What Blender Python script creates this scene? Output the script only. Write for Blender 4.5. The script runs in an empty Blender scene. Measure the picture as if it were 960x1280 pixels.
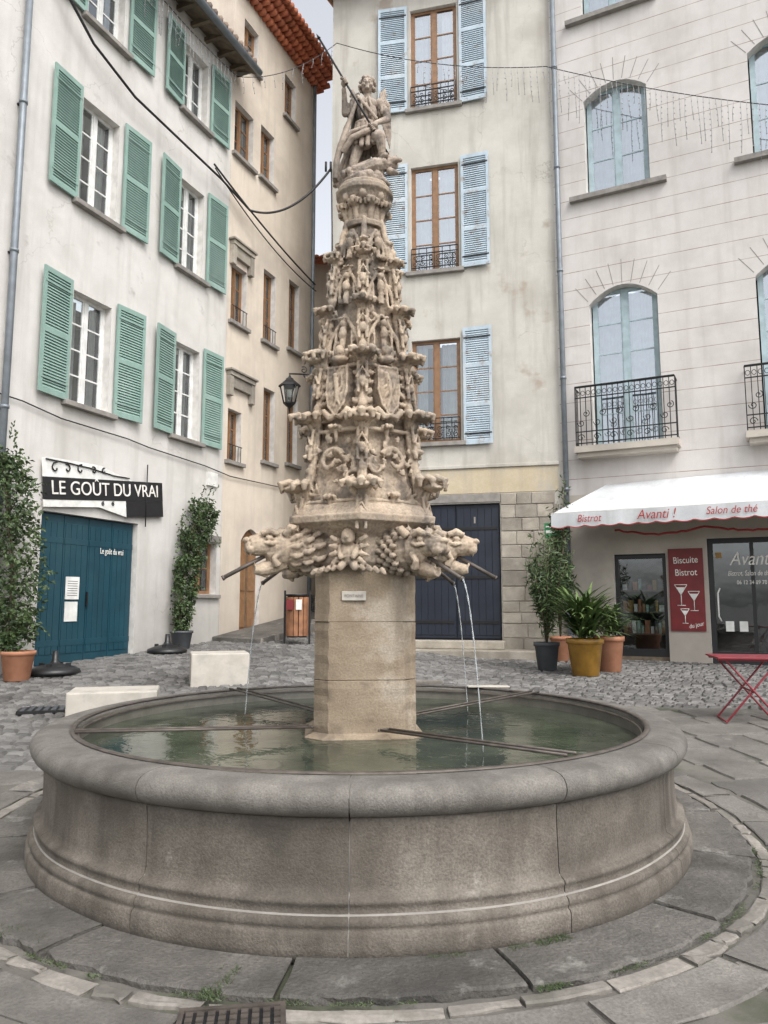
import bpy, math, random
from mathutils import Matrix, Vector, noise
random.seed(7)
sc=bpy.context.scene
R_=math.radians
# ------------------------------------------------------------------ materials
def newmat(name):
    m=bpy.data.materials.new(name); m.use_nodes=True
    nt=m.node_tree; b=nt.nodes['Principled BSDF']
    return m,nt,b
def col(c): return (c[0],c[1],c[2],1)
def mottle(name,c1,c2,c3=None,scale=3,rough=.85,bump=.3,bdist=.02,streak=None,streak_amt=.5,island=0.,fine=40,spots=None,grime=None,point=0,coords='Object',metal=0,lines=None,c3scale=.6,c3lo=.5,c3hi=.7,finea=.22,crack=None):
    m,nt,b=newmat(name); N=nt.nodes; L=nt.links
    tc=N.new('ShaderNodeTexCoord'); co=tc.outputs[coords]
    n1=N.new('ShaderNodeTexNoise'); n1.inputs['Scale'].default_value=scale; n1.inputs['Detail'].default_value=5; n1.inputs['Roughness'].default_value=.65
    L.new(co,n1.inputs['Vector'])
    r=N.new('ShaderNodeValToRGB'); r.color_ramp.elements[0].position=.34; r.color_ramp.elements[1].position=.66
    r.color_ramp.elements[0].color=col(c1); r.color_ramp.elements[1].color=col(c2)
    L.new(n1.outputs['Fac'],r.inputs['Fac']); out=r.outputs['Color']
    def mix(fac,a,bc,mode='MIX'):
        x=N.new('ShaderNodeMixRGB'); x.blend_type=mode
        if isinstance(fac,float): x.inputs[0].default_value=fac
        else: L.new(fac,x.inputs[0])
        L.new(a,x.inputs[1])
        if isinstance(bc,tuple): x.inputs[2].default_value=col(bc)
        else: L.new(bc,x.inputs[2])
        return x.outputs[0]
    def ramp(src,lo,hi,a=0,bb=1):
        q=N.new('ShaderNodeMapRange'); q.inputs[1].default_value=lo;q.inputs[2].default_value=hi;q.inputs[3].default_value=a;q.inputs[4].default_value=bb
        L.new(src,q.inputs[0]); return q.outputs[0]
    def nz(sc_,det=3,mp=None,off=(0,0,0)):
        n=N.new('ShaderNodeTexNoise'); n.inputs['Scale'].default_value=sc_; n.inputs['Detail'].default_value=det; n.inputs['Roughness'].default_value=.62
        mm=N.new('ShaderNodeMapping'); mm.inputs['Location'].default_value=off
        if mp: mm.inputs['Scale'].default_value=mp
        L.new(co,mm.inputs['Vector']); L.new(mm.outputs[0],n.inputs['Vector']); return n.outputs['Fac']
    if c3: out=mix(ramp(nz(c3scale,4,None,(5,3,1)),c3lo,c3hi),out,c3)
    if streak:
        out=mix(ramp(nz(1.0,4,(3.2,3.2,.28),(1,9,4)),.50,.74,0,streak_amt),out,streak)
    if spots:
        out=mix(ramp(nz(spots[1],4,None,(8,2,7)),spots[2],spots[2]+.08,0,.8),out,spots[0])
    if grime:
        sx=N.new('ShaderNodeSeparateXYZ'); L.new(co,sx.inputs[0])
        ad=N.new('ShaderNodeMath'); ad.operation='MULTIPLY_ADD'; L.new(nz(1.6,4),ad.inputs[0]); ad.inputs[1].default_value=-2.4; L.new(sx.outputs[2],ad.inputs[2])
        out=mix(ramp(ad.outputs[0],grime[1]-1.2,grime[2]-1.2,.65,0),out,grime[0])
    if crack:
        vo=N.new('ShaderNodeTexVoronoi');vo.feature='DISTANCE_TO_EDGE';vo.inputs['Scale'].default_value=crack
        nn=N.new('ShaderNodeTexNoise');nn.inputs['Scale'].default_value=2.5;nn.inputs['Detail'].default_value=4
        L.new(co,nn.inputs['Vector']);va=N.new('ShaderNodeMixRGB');va.blend_type='ADD';va.inputs[0].default_value=.6;L.new(co,va.inputs[1]);L.new(nn.outputs['Color'],va.inputs[2]);L.new(va.outputs[0],vo.inputs['Vector'])
        cm=N.new('ShaderNodeMath');cm.operation='MULTIPLY';L.new(ramp(vo.outputs['Distance'],0,.005,.4,0),cm.inputs[0]);L.new(ramp(nz(.7,2,None,(2,2,9)),.45,.6),cm.inputs[1])
        out=mix(cm.outputs[0],out,(c1[0]*.4,c1[1]*.38,c1[2]*.35))
    fn=nz(fine,4)
    out=mix(ramp(fn,.3,.7,.0,finea),out,(c1[0]*.5,c1[1]*.5,c1[2]*.5))
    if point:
        g=N.new('ShaderNodeNewGeometry'); out=mix(ramp(g.outputs['Pointiness'],.43,.51,point,0),out,(c1[0]*.22,c1[1]*.19,c1[2]*.17))  # occlusion shade painted into the carved hollows by pointiness, together with cavity dirt
    if island:
        g=N.new('ShaderNodeNewGeometry'); hs=N.new('ShaderNodeHueSaturation')
        L.new(ramp(g.outputs['Random Per Island'],0,1,1-island,1+island),hs.inputs['Value']); L.new(out,hs.inputs['Color']); out=hs.outputs[0]
    if lines:
        sx=N.new('ShaderNodeSeparateXYZ'); L.new(co,sx.inputs[0])
        a=N.new('ShaderNodeMath');a.operation='MULTIPLY_ADD';L.new(sx.outputs[2],a.inputs[0]);a.inputs[1].default_value=1/lines[0];a.inputs[2].default_value=.13
        f=N.new('ShaderNodeMath');f.operation='FRACT';L.new(a.outputs[0],f.inputs[0])
        lt=N.new('ShaderNodeMath');lt.operation='LESS_THAN';L.new(f.outputs[0],lt.inputs[0]);lt.inputs[1].default_value=lines[1]
        ml=N.new('ShaderNodeMath');ml.operation='MULTIPLY';L.new(lt.outputs[0],ml.inputs[0]);L.new(ramp(nz(2.5,3),.3,.6,.35,1),ml.inputs[1])
        out=mix(ml.outputs[0],out,lines[2])
    L.new(out,b.inputs['Base Color'])
    b.inputs['Roughness'].default_value=rough; b.inputs['Metallic'].default_value=metal
    if bump:
        ad=N.new('ShaderNodeMath'); ad.operation='MULTIPLY_ADD'; L.new(fn,ad.inputs[0]); ad.inputs[1].default_value=.45; L.new(n1.outputs['Fac'],ad.inputs[2])
        bp=N.new('ShaderNodeBump'); bp.inputs['Strength'].default_value=bump; bp.inputs['Distance'].default_value=bdist
        L.new(ad.outputs[0],bp.inputs['Height']); L.new(bp.outputs[0],b.inputs['Normal'])
    return m
def plain(name,c,rough=.5,metal=0,var=.12,scale=6,bump=0):
    m,nt,b=newmat(name);N=nt.nodes;L=nt.links
    tc=N.new('ShaderNodeTexCoord');n=N.new('ShaderNodeTexNoise');n.inputs['Scale'].default_value=scale;n.inputs['Detail'].default_value=3;L.new(tc.outputs['Object'],n.inputs['Vector'])
    r=N.new('ShaderNodeValToRGB');r.color_ramp.elements[0].position=.35;r.color_ramp.elements[1].position=.65
    r.color_ramp.elements[0].color=col([x*(1-var) for x in c]);r.color_ramp.elements[1].color=col([x*(1+var) for x in c])
    L.new(n.outputs['Fac'],r.inputs[0]);L.new(r.outputs[0],b.inputs['Base Color']);b.inputs['Roughness'].default_value=rough;b.inputs['Metallic'].default_value=metal
    return m
def glassmat(name,tint=(.8,.85,.85),base=.18):
    m,nt,b=newmat(name);N=nt.nodes;L=nt.links;N.remove(b)
    o=N['Material Output'];t=N.new('ShaderNodeBsdfTransparent');t.inputs[0].default_value=col(tint)
    g=N.new('ShaderNodeBsdfGlossy');g.inputs['Roughness'].default_value=.03;g.inputs['Color'].default_value=(.9,.95,1,1)
    f=N.new('ShaderNodeFresnel');f.inputs[0].default_value=1.5
    a=N.new('ShaderNodeMath');a.operation='MULTIPLY_ADD';L.new(f.outputs[0],a.inputs[0]);a.inputs[1].default_value=1.;a.inputs[2].default_value=base;a.use_clamp=True
    tc=N.new('ShaderNodeTexCoord');n=N.new('ShaderNodeTexNoise');n.inputs['Scale'].default_value=2.2;L.new(tc.outputs['Object'],n.inputs['Vector'])
    bp=N.new('ShaderNodeBump');bp.inputs['Strength'].default_value=.25;bp.inputs['Distance'].default_value=.01;L.new(n.outputs['Fac'],bp.inputs['Height']);L.new(bp.outputs[0],g.inputs['Normal'])
    x=N.new('ShaderNodeMixShader');L.new(a.outputs[0],x.inputs[0]);L.new(t.outputs[0],x.inputs[1]);L.new(g.outputs[0],x.inputs[2]);L.new(x.outputs[0],o.inputs[0])
    return m
M={}
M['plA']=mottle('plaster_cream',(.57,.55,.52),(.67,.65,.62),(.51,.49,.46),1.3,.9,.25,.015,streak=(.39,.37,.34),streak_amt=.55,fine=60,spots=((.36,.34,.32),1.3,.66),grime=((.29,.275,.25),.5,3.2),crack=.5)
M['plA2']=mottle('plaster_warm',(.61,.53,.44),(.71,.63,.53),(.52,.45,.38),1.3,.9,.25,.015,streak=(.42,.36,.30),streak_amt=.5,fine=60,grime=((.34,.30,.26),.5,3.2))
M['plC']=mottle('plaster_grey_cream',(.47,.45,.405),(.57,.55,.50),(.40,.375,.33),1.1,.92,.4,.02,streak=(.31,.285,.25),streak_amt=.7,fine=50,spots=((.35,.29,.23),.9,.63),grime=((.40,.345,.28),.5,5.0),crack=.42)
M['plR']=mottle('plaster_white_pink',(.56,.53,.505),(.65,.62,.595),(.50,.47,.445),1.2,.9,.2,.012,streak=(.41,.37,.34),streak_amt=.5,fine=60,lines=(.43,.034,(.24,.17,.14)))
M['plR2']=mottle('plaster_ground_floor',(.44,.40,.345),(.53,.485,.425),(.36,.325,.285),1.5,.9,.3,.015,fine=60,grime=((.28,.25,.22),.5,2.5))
M['ochre']=mottle('ochre_band',(.48,.40,.27),(.56,.48,.35),(.45,.42,.37),2,.9,.3,.01,streak=(.36,.32,.27),c3scale=1.5)
M['reveal']=plain('reveal_plaster',(.60,.58,.55),.9)
M['sill']=mottle('sill_stone',(.20,.185,.17),(.32,.30,.275),None,5,.9,.4,.01)
M['quoin']=mottle('quoin_stone',(.27,.24,.195),(.43,.39,.33),(.21,.19,.17),3,.9,.6,.03,island=.22)
M['green']=mottle('green_shutter_paint',(.21,.325,.285),(.27,.395,.35),(.32,.42,.385),4,.7,.2,.003,streak=(.17,.265,.235))
M['blue']=mottle('pale_blue_shutter_paint',(.40,.49,.56),(.49,.58,.65),(.56,.60,.62),4,.75,.3,.003,streak=(.30,.34,.36),spots=((.32,.29,.27),6,.58))
M['teal']=mottle('teal_door_paint',(.004,.042,.064),(.008,.058,.085),(.02,.065,.085),3,.5,.2,.003,streak=(.01,.035,.05))
M['navy']=mottle('dark_blue_door_paint',(.005,.009,.020),(.009,.015,.030),(.018,.024,.036),3,.6,.3,.003)
M['white']=plain('white_frame_paint',(.68,.68,.66),.5)
M['brown']=mottle('varnished_wood_frame',(.20,.105,.05),(.29,.16,.08),None,8,.5,.2,.003)
M['palef']=plain('pale_blue_frame_paint',(.33,.42,.45),.5)
M['glass']=glassmat('window_glass',base=.14); M['glassR']=glassmat('window_glass_reflective',(.85,.9,.92),.34)
M['room']=plain('room_dark',(.018,.017,.016),.9)
M['curt']=plain('curtain_cloth',(.50,.50,.48),.9); M['curtb']=plain('curtain_pale_blue',(.52,.57,.58),.9)
M['iron']=plain('wrought_iron',(.014,.014,.015),.5,.3)
M['bar']=plain('rusty_grey_iron_bar',(.09,.075,.065),.55,.3,.3,12)
M['zinc']=plain('zinc_pipe',(.20,.225,.25),.5,.3)
M['tile']=mottle('terracotta_tile',(.42,.12,.06),(.58,.20,.10),(.30,.13,.09),4,.85,.4,.01,island=.25)
M['tileg']=mottle('old_grey_tile',(.20,.15,.12),(.34,.26,.20),(.12,.11,.1),4,.9,.4,.01,island=.3)
M['wood']=plain('weathered_wood',(.13,.10,.07),.8,0,.3)
M['basin']=mottle('basin_limestone',(.112,.096,.078),(.225,.20,.17),(.078,.068,.056),2.6,.9,.8,.018,streak=(.045,.037,.029),streak_amt=.92,island=.09,fine=85,spots=((.30,.275,.24),3.2,.65),c3scale=1.4,finea=.65,crack=.8)
M['basintop']=mottle('basin_rim_limestone',(.13,.12,.107),(.23,.215,.193),(.088,.08,.07),5,.85,.8,.012,island=.08,fine=110,c3scale=2.2,finea=.65,spots=((.30,.285,.265),4,.65),streak=(.072,.062,.05),streak_amt=.6)
M['mortar']=mottle('mortar',(.25,.235,.215),(.34,.32,.29),None,6,.95,.3,.005)
M['inner']=mottle('wet_basin_stone',(.12,.115,.095),(.20,.19,.165),None,4,.5,.4,.01)
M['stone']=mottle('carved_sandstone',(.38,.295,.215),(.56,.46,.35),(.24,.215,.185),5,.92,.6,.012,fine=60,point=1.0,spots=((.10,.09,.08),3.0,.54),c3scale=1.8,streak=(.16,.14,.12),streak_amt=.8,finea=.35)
M['pillar']=mottle('pillar_stone',(.23,.178,.122),(.34,.275,.20),(.40,.345,.275),3.5,.92,.7,.014,streak=(.12,.093,.066),streak_amt=.85,fine=70,c3scale=2.6,c3lo=.52,c3hi=.64,finea=.5,spots=((.13,.104,.078),2.4,.57))
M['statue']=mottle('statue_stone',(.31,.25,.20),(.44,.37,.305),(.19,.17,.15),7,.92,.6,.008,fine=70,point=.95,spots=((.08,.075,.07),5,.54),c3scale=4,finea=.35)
M['mortarground']=mottle('ground_mortar',(.09,.084,.074),(.15,.14,.122),(.055,.062,.036),2,.95,.5,.015,fine=60,c3scale=1.2,c3lo=.5,c3hi=.62)
M['sett']=mottle('sett_stone',(.10,.096,.092),(.17,.165,.158),(.08,.076,.073),2,.7,.5,.012,island=.42,fine=50)
M['slab']=mottle('slab_stone',(.135,.125,.112),(.225,.211,.19),(.087,.08,.071),1.8,.82,.8,.018,island=.2,fine=60,spots=((.29,.275,.25),2.2,.62),c3scale=1.3,finea=.6,crack=.9)
M['ring']=mottle('ring_slab_stone',(.09,.083,.074),(.165,.153,.137),(.055,.052,.046),2.8,.8,1.0,.028,island=.18,fine=50,spots=((.25,.24,.22),4,.60),c3scale=1.6,finea=.6,crack=1.1)
M['curb']=mottle('curb_stone',(.18,.165,.145),(.28,.258,.23),(.12,.115,.095),4,.88,.6,.012,island=.25,finea=.5,c3scale=2)
M['block']=mottle('pale_stone_block',(.42,.39,.34),(.52,.485,.43),(.34,.32,.29),5,.9,.4,.006,c3scale=3)
M['bistro_red']=plain('dark_red_paint',(.16,.012,.014),.5)
M['redmetal']=plain('red_metal_paint',(.20,.018,.028),.4,0)
M['awning']=mottle('awning_canvas',(.53,.545,.56),(.61,.625,.64),(.42,.43,.44),1.5,.9,.15,.01,streak=(.36,.35,.34),streak_amt=.5)
M['redtext']=plain('red_lettering',(.33,.03,.03),.7)
M['whitetext']=plain('white_lettering',(.75,.73,.68),.7)
M['black']=plain('black_paint',(.012,.012,.014),.45)
M['plastic']=plain('black_plastic',(.015,.015,.016),.4)
M['terra']=mottle('terracotta_pot',(.32,.14,.075),(.42,.20,.12),(.40,.27,.20),5,.85,.3,.005)
M['yellow']=plain('glazed_mustard_pot',(.28,.15,.025),.35,0,.2)
M['grey']=plain('grey_pot',(.06,.065,.072),.6)
M['soil']=plain('soil',(.03,.02,.014),1)
M['paper']=plain('paper',(.68,.68,.65),.8)
M['woodbin']=plain('bin_wood_slats',(.26,.12,.06),.7,0,.25)
M['gsign']=plain('green_sign_paint',(.02,.20,.07),.5)
M['cable']=plain('black_cable',(.012,.012,.013),.6)
M['bulbw']=plain('clear_wire',(.30,.30,.31),.4)
def leafmat(name,c1,c2):
    m,nt,b=newmat(name);N=nt.nodes;L=nt.links
    g=N.new('ShaderNodeNewGeometry');r=N.new('ShaderNodeValToRGB');r.color_ramp.elements[0].color=col(c1);r.color_ramp.elements[1].color=col(c2)
    L.new(g.outputs['Random Per Island'],r.inputs[0]);L.new(r.outputs[0],b.inputs['Base Color']);b.inputs['Roughness'].default_value=.55
    return m
M['leaf']=leafmat('ivy_leaves',(.018,.040,.012),(.08,.12,.04))
M['leaf2']=leafmat('palm_leaves',(.03,.065,.016),(.13,.19,.06))
M['grass']=leafmat('grass_blades',(.025,.042,.014),(.065,.09,.032))
M['stem']=plain('plant_stem',(.10,.08,.05),.8)
def watermat():
    m,nt,b=newmat('fountain_water');N=nt.nodes;L=nt.links
    tc=N.new('ShaderNodeTexCoord');n=N.new('ShaderNodeTexNoise');n.inputs['Scale'].default_value=7;n.inputs['Detail'].default_value=3;n.inputs['Distortion'].default_value=.8
    n2=N.new('ShaderNodeTexNoise');n2.inputs['Scale'].default_value=1.7;n2.inputs['Detail'].default_value=4
    L.new(tc.outputs['Object'],n.inputs['Vector']);L.new(tc.outputs['Object'],n2.inputs['Vector'])
    r=N.new('ShaderNodeValToRGB');r.color_ramp.elements[0].color=(.026,.034,.025,1);r.color_ramp.elements[1].color=(.075,.085,.06,1);r.color_ramp.elements[0].position=.35;r.color_ramp.elements[1].position=.65
    L.new(n2.outputs['Fac'],r.inputs[0]);L.new(r.outputs[0],b.inputs['Base Color'])
    bp=N.new('ShaderNodeBump');bp.inputs['Strength'].default_value=.45;bp.inputs['Distance'].default_value=.009;L.new(n.outputs['Fac'],bp.inputs['Height']);L.new(bp.outputs[0],b.inputs['Normal'])
    b.inputs['Roughness'].default_value=.03;b.inputs['IOR'].default_value=1.33
    return m
M['water']=watermat()
def streammat():
    m,nt,b=newmat('falling_water');b.inputs['Base Color'].default_value=(.8,.85,.88,1);b.inputs['Roughness'].default_value=.05;b.inputs['Transmission Weight'].default_value=.75;b.inputs['IOR'].default_value=1.33
    return m
M['stream']=streammat()
# ------------------------------------------------------------------ mesh builder
class MB:
    def __init__(s): s.v=[];s.f=[];s.mi=[];s.sm=[];s.names=[];s.X=Matrix()
    def m(s,n):
        if n not in s.names: s.names.append(n)
        return s.names.index(n)
    def add(s,vs,fs,mat,smooth=False):
        o=len(s.v);k=s.m(mat);X=s.X
        s.v+=[tuple(X@Vector(p)) for p in vs]
        for f in fs: s.f.append(tuple(i+o for i in f));s.mi.append(k);s.sm.append(smooth)
    def box(s,x0,x1,y0,y1,z0,z1,mat):
        s.add([(x0,y0,z0),(x1,y0,z0),(x1,y1,z0),(x0,y1,z0),(x0,y0,z1),(x1,y0,z1),(x1,y1,z1),(x0,y1,z1)],
              [(0,3,2,1),(4,5,6,7),(0,1,5,4),(1,2,6,5),(2,3,7,6),(3,0,4,7)],mat)
    def quad(s,a,b,c,d,mat): s.add([a,b,c,d],[(0,1,2,3)],mat)
    def tube(s,pts,r,mat,seg=8,cap=True,smooth=True):
        pts=[Vector(p) for p in pts];n=len(pts)
        rr=r if isinstance(r,(list,tuple)) else [r]*n
        vs=[];fs=[];up=None
        for i,p in enumerate(pts):
            t=(pts[min(i+1,n-1)]-pts[max(i-1,0)]).normalized()
            if up is None: up=t.orthogonal().normalized()
            else:
                up=(up-t*up.dot(t)); up=up.normalized() if up.length>1e-6 else t.orthogonal().normalized()
            w=t.cross(up)
            for j in range(seg):
                a=2*math.pi*j/seg; vs.append(p+(up*math.cos(a)+w*math.sin(a))*rr[i])
        for i in range(n-1):
            for j in range(seg):
                a=i*seg+j;b=i*seg+(j+1)%seg; fs.append((a,b,b+seg,a+seg))
        if cap: fs.append(tuple(range(seg-1,-1,-1)));fs.append(tuple((n-1)*seg+j for j in range(seg)))
        s.add(vs,fs,mat,smooth)
    def ell(s,c,r,mat,rot=None,u=12,w=8,smooth=True):
        if not isinstance(r,(list,tuple)): r=(r,r,r)
        vs=[(0,0,1)];fs=[]
        for i in range(1,w):
            ph=math.pi*i/w
            for j in range(u):
                a=2*math.pi*j/u; vs.append((math.sin(ph)*math.cos(a),math.sin(ph)*math.sin(a),math.cos(ph)))
        vs.append((0,0,-1))
        for j in range(u): fs.append((0,1+j,1+(j+1)%u)); fs.append((len(vs)-1,1+(w-2)*u+(j+1)%u,1+(w-2)*u+j))
        for i in range(w-2):
            for j in range(u):
                a=1+i*u+j;b=1+i*u+(j+1)%u; fs.append((a,a+u,b+u,b))
        Rm=rot if rot else Matrix()
        s.add([Vector(c)+Rm@Vector((x*r[0],y*r[1],z*r[2])) for x,y,z in vs],fs,mat,smooth)
    def cap(s,a,b,ra,rb,mat,seg=10):
        s.tube([a,b],[ra,rb],mat,seg); s.ell(a,ra,mat,u=seg,w=6); s.ell(b,rb,mat,u=seg,w=6)
    def lathe(s,prof,mat,seg=32,a0=0,a1=2*math.pi,c=(0,0),smooth=True,capends=False,wob=0):
        full=abs(a1-a0-2*math.pi)<1e-6
        n=seg if full else seg+1;vs=[];fs=[]
        for i in range(n):
            a=a0+(a1-a0)*i/seg
            for r,z in prof:
                q=r
                if wob: q+=wob*noise.noise(Vector((math.sin(a)*4,math.cos(a)*4,z*5)))
                vs.append((c[0]+q*math.sin(a),c[1]-q*math.cos(a),z))
        k=len(prof)
        for i in range(seg):
            for j in range(k-1):
                a=i*k+j;b=((i+1)%n)*k+j; fs.append((a,b,b+1,a+1))
        s.add(vs,fs,mat,smooth)
        if capends and not full:
            s.add(vs[:k],[tuple(range(k))],mat);s.add(vs[(n-1)*k:],[tuple(range(k-1,-1,-1))],mat)
    def obj(s,name,parent=None,mw=None,bevel=0):
        me=bpy.data.meshes.new(name);me.from_pydata(s.v,[],s.f)
        for n in s.names: me.materials.append(M[n])
        me.polygons.foreach_set('material_index',s.mi);me.polygons.foreach_set('use_smooth',s.sm);me.update()
        o=bpy.data.objects.new(name,me);sc.collection.objects.link(o)
        if mw is not None: o.matrix_world=mw
        if parent: o.parent=parent
        if bevel:
            b=o.modifiers.new('bevel','BEVEL');b.width=bevel;b.segments=2;b.limit_method='ANGLE'
        return o
def empty(name,mw=Matrix()):
    e=bpy.data.objects.new(name,None);sc.collection.objects.link(e);e.matrix_world=mw;e.empty_display_size=.3;return e
def text(body,name,size,mat,parent,loc,sx=1,rot=0,shear=0,ext=.004,align='CENTER'):
    cu=bpy.data.curves.new(name,'FONT');cu.body=body;cu.size=size;cu.extrude=ext;cu.align_x=align;cu.align_y='CENTER';cu.shear=shear
    cu.materials.append(M[mat]);o=bpy.data.objects.new(name,cu);sc.collection.objects.link(o)
    o.parent=parent;o.matrix_local=Matrix.Translation(loc)@Matrix.Rotation(R_(90),4,'X')@Matrix.Rotation(rot,4,'Z')@Matrix.Diagonal((sx,1,1,1))
    return o
def frame(ox,oy,dx,dy): return Matrix.Translation((ox,oy,0))@Matrix.Rotation(math.atan2(dy,dx),4,'Z')
FA=frame(-5.59,12,.381,.9246)
FC=frame(3.93-.970*5.4,16.5+.242*5.4,.970,-.242)
FR=frame(3.93,16.5,.891,-.454)
FAi,FCi,FRi=FA.inverted(),FC.inverted(),FR.inverted()
# ------------------------------------------------------------------ ground height
def pl(t,pts):
    if t<=pts[0][0]: return pts[0][1]
    for (a,b),(c,d) in zip(pts,pts[1:]):
        if t<=c: return b+(d-b)*(t-a)/(c-a)
    return pts[-1][1]
def sm(t): t=max(0,min(1,t)); return t*t*(3-2*t)
def g(x,y):
    b=pl(y,[(5.2,0),(9,.20),(12,.31),(16,.38),(17,.42),(20,.6),(26,1.3),(34,1.9)])
    l=pl(y,[(8,0),(12,.22),(17,.35),(20.5,.42),(25,.6)])
    return b+l*sm((2.5-x)/4.5)
def arange(a,b,st):
    r=[];x=a
    while x<b-1e-6: r.append(x);x+=st
    r.append(b);return r
xs=[-400,-120,-50,-20]+arange(-14,14,.5)+[20,50,120,400]
ys=[-400,-120,-50,-20,-8]+arange(-4,30,.5)+[34,60,120,400]
mb=MB();vs=[(x,y,g(x,y)-.010) for y in ys for x in xs];nx=len(xs)
fs=[(j*nx+i,j*nx+i+1,(j+1)*nx+i+1,(j+1)*nx+i) for j in range(len(ys)-1) for i in range(nx-1)]
mb.add(vs,fs,'mortarground',True);mb.obj('ground')
FX,FY=-.155,5.69
def infront(x,y,mar=0):
    p=Vector((x,y,0))
    a=FAi@p
    if a.y>-mar and a.x<9.5: return False
    c=FCi@p
    if c.y>-mar and c.x>-.1 and c.x<5.4: return False
    r=FRi@p
    if r.y>-mar and r.x>-.2: return False
    return True
def issett(x,y):
    if x<-1.0: return y>6.9+.25*math.sin(x)
    return y>10.3-.15*(x-1)
def tiles(name,mat,sx,sy,gap,x0,x1,y0,y1,pred,ang,h,jit,bev,vary=0.,hj=.004,miss=0,worn=False):
    mb=MB();ca,sa=math.cos(ang),math.sin(ang);y=y0
    while y<y1:
        x=x0-random.random()*sx;sy_=sy*(random.uniform(.8,1.25) if worn else 1)
        while x<x1:
            w=sx*(1+random.uniform(-vary,vary));cx,cy=x+w/2,y+sy_/2
            X=cx*ca-cy*sa;Y=cx*sa+cy*ca
            if pred(X,Y) and random.random()>miss:
                hw,hh=w/2-gap,sy_/2-gap
                dz=random.uniform(-hj,hj);cs=[]
                if worn:
                    for (ax,ay,bx,by) in ((-1,-1,1,-1),(1,-1,1,1),(1,1,-1,1),(-1,1,-1,-1)):
                        m_=5 if ay==by else 3
                        for q in range(m_):
                            f=q/m_;inn=1-(random.random()**4)*.10-(.04 if q==0 else 0)
                            cs.append((cx+(ax+(bx-ax)*f)*hw*inn+random.uniform(-.002,.002),cy+(ay+(by-ay)*f)*hh*inn+random.uniform(-.002,.002)))
                else:
                    for (a,b) in ((-1,-1),(1,-1),(1,1),(-1,1)):
                        cs.append((cx+a*hw+random.uniform(-jit,jit),cy+b*hh+random.uniform(-jit,jit)))
                n=len(cs);mx=sum(c[0] for c in cs)/n;my=sum(c[1] for c in cs)/n;lo=[];hi=[]
                tx,ty=random.uniform(-1,1)*hj/hw*.5,random.uniform(-1,1)*hj/hh*.5
                for px,py in cs:
                    qx,qy=mx+(px-mx)*(1-bev/hw),my+(py-my)*(1-bev/hh)
                    for (u,v,z,l) in ((px,py,-.015,lo),(qx,qy,h+dz+(qx-mx)*tx+(qy-my)*ty,hi)):
                        wx,wy=u*ca-v*sa,u*sa+v*ca; l.append((wx,wy,g(wx,wy)+z))
                mb.add(lo+hi,[tuple(range(n,2*n))]+[(i,(i+1)%n,n+(i+1)%n,n+i) for i in range(n)],mat)
            x+=w
        y+=sy_
    return mb.obj(name)
def inside(x,y): return abs(x)<.62*max(y,0)+2.5
tiles('cobblestone_paving','sett',.165,.12,.008,-16,14,4,26,lambda x,y: issett(x,y) and infront(x,y,-.02) and math.hypot(x-FX,y-FY)>2.72 and inside(x,y),R_(-6),.016,.009,.022,.28,.006,.01)
tiles('stone_slab_pavement','slab',.80,.46,.006,-9,12,-1,13,lambda x,y: (not issett(x,y)) and infront(x,y,-.02) and math.hypot(x-FX,y-FY)>2.97,R_(11),.004,.008,.010,.4,.005,0,True)
mb=MB()
def arcslab(r0,r1,a0,a1,h,mat,n=6,bev=.012,chip=.006):
    vs=[]
    c0,c1=random.uniform(.0,.008),random.uniform(.0,.008)
    for i in range(n+1):
        a=a0+(a1-a0)*i/n
        dr=-(random.random()**3)*chip*5
        for j,(r,z) in enumerate(((r0,-.02),(r0,h-bev*.5),(r0+bev,h),((r0+r1)/2,h+random.uniform(-.004,.004)),(r1-bev+dr,h),(r1+dr,h-bev*.7),(r1+dr,-.02))):
            ja=random.uniform(-chip,chip);aa=a
            if i==0: aa+=c0*random.uniform(0,1.5)
            if i==n: aa-=c1*random.uniform(0,1.5)
            x,y=FX+(r+ja)*math.sin(aa),FY-(r+ja)*math.cos(aa); vs.append((x,y,g(x,y)+z))
    fs=[(i*7+j,(i+1)*7+j,(i+1)*7+j+1,i*7+j+1) for i in range(n) for j in range(6)]
    fs+=[tuple(range(7)),tuple(n*7+j for j in range(6,-1,-1))]
    mb.add(vs,fs,mat)
a=-2.9
while a<3.38:
    w=random.uniform(.26,.5); arcslab(2.19,2.56+random.uniform(-.03,.02),a,a+w-.006,.032+random.uniform(-.010,.010),'ring',12,.014,.006);a+=w
a=0
while a<6.28:
    w=random.uniform(.05,.19); arcslab(2.585,2.67+random.uniform(-.02,.02),a,a+w-.005,.010+random.uniform(-.008,.006),'curb',3,.010,.005);a+=w
a=0
while a<6.28:
    w=random.uniform(.18,.38); arcslab(2.69,2.95+random.uniform(-.03,.03),a,a+w-.005,.008+random.uniform(-.005,.005),'slab',5,.010,.006);a+=w
mb.obj('fountain_surround_paving')
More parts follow.
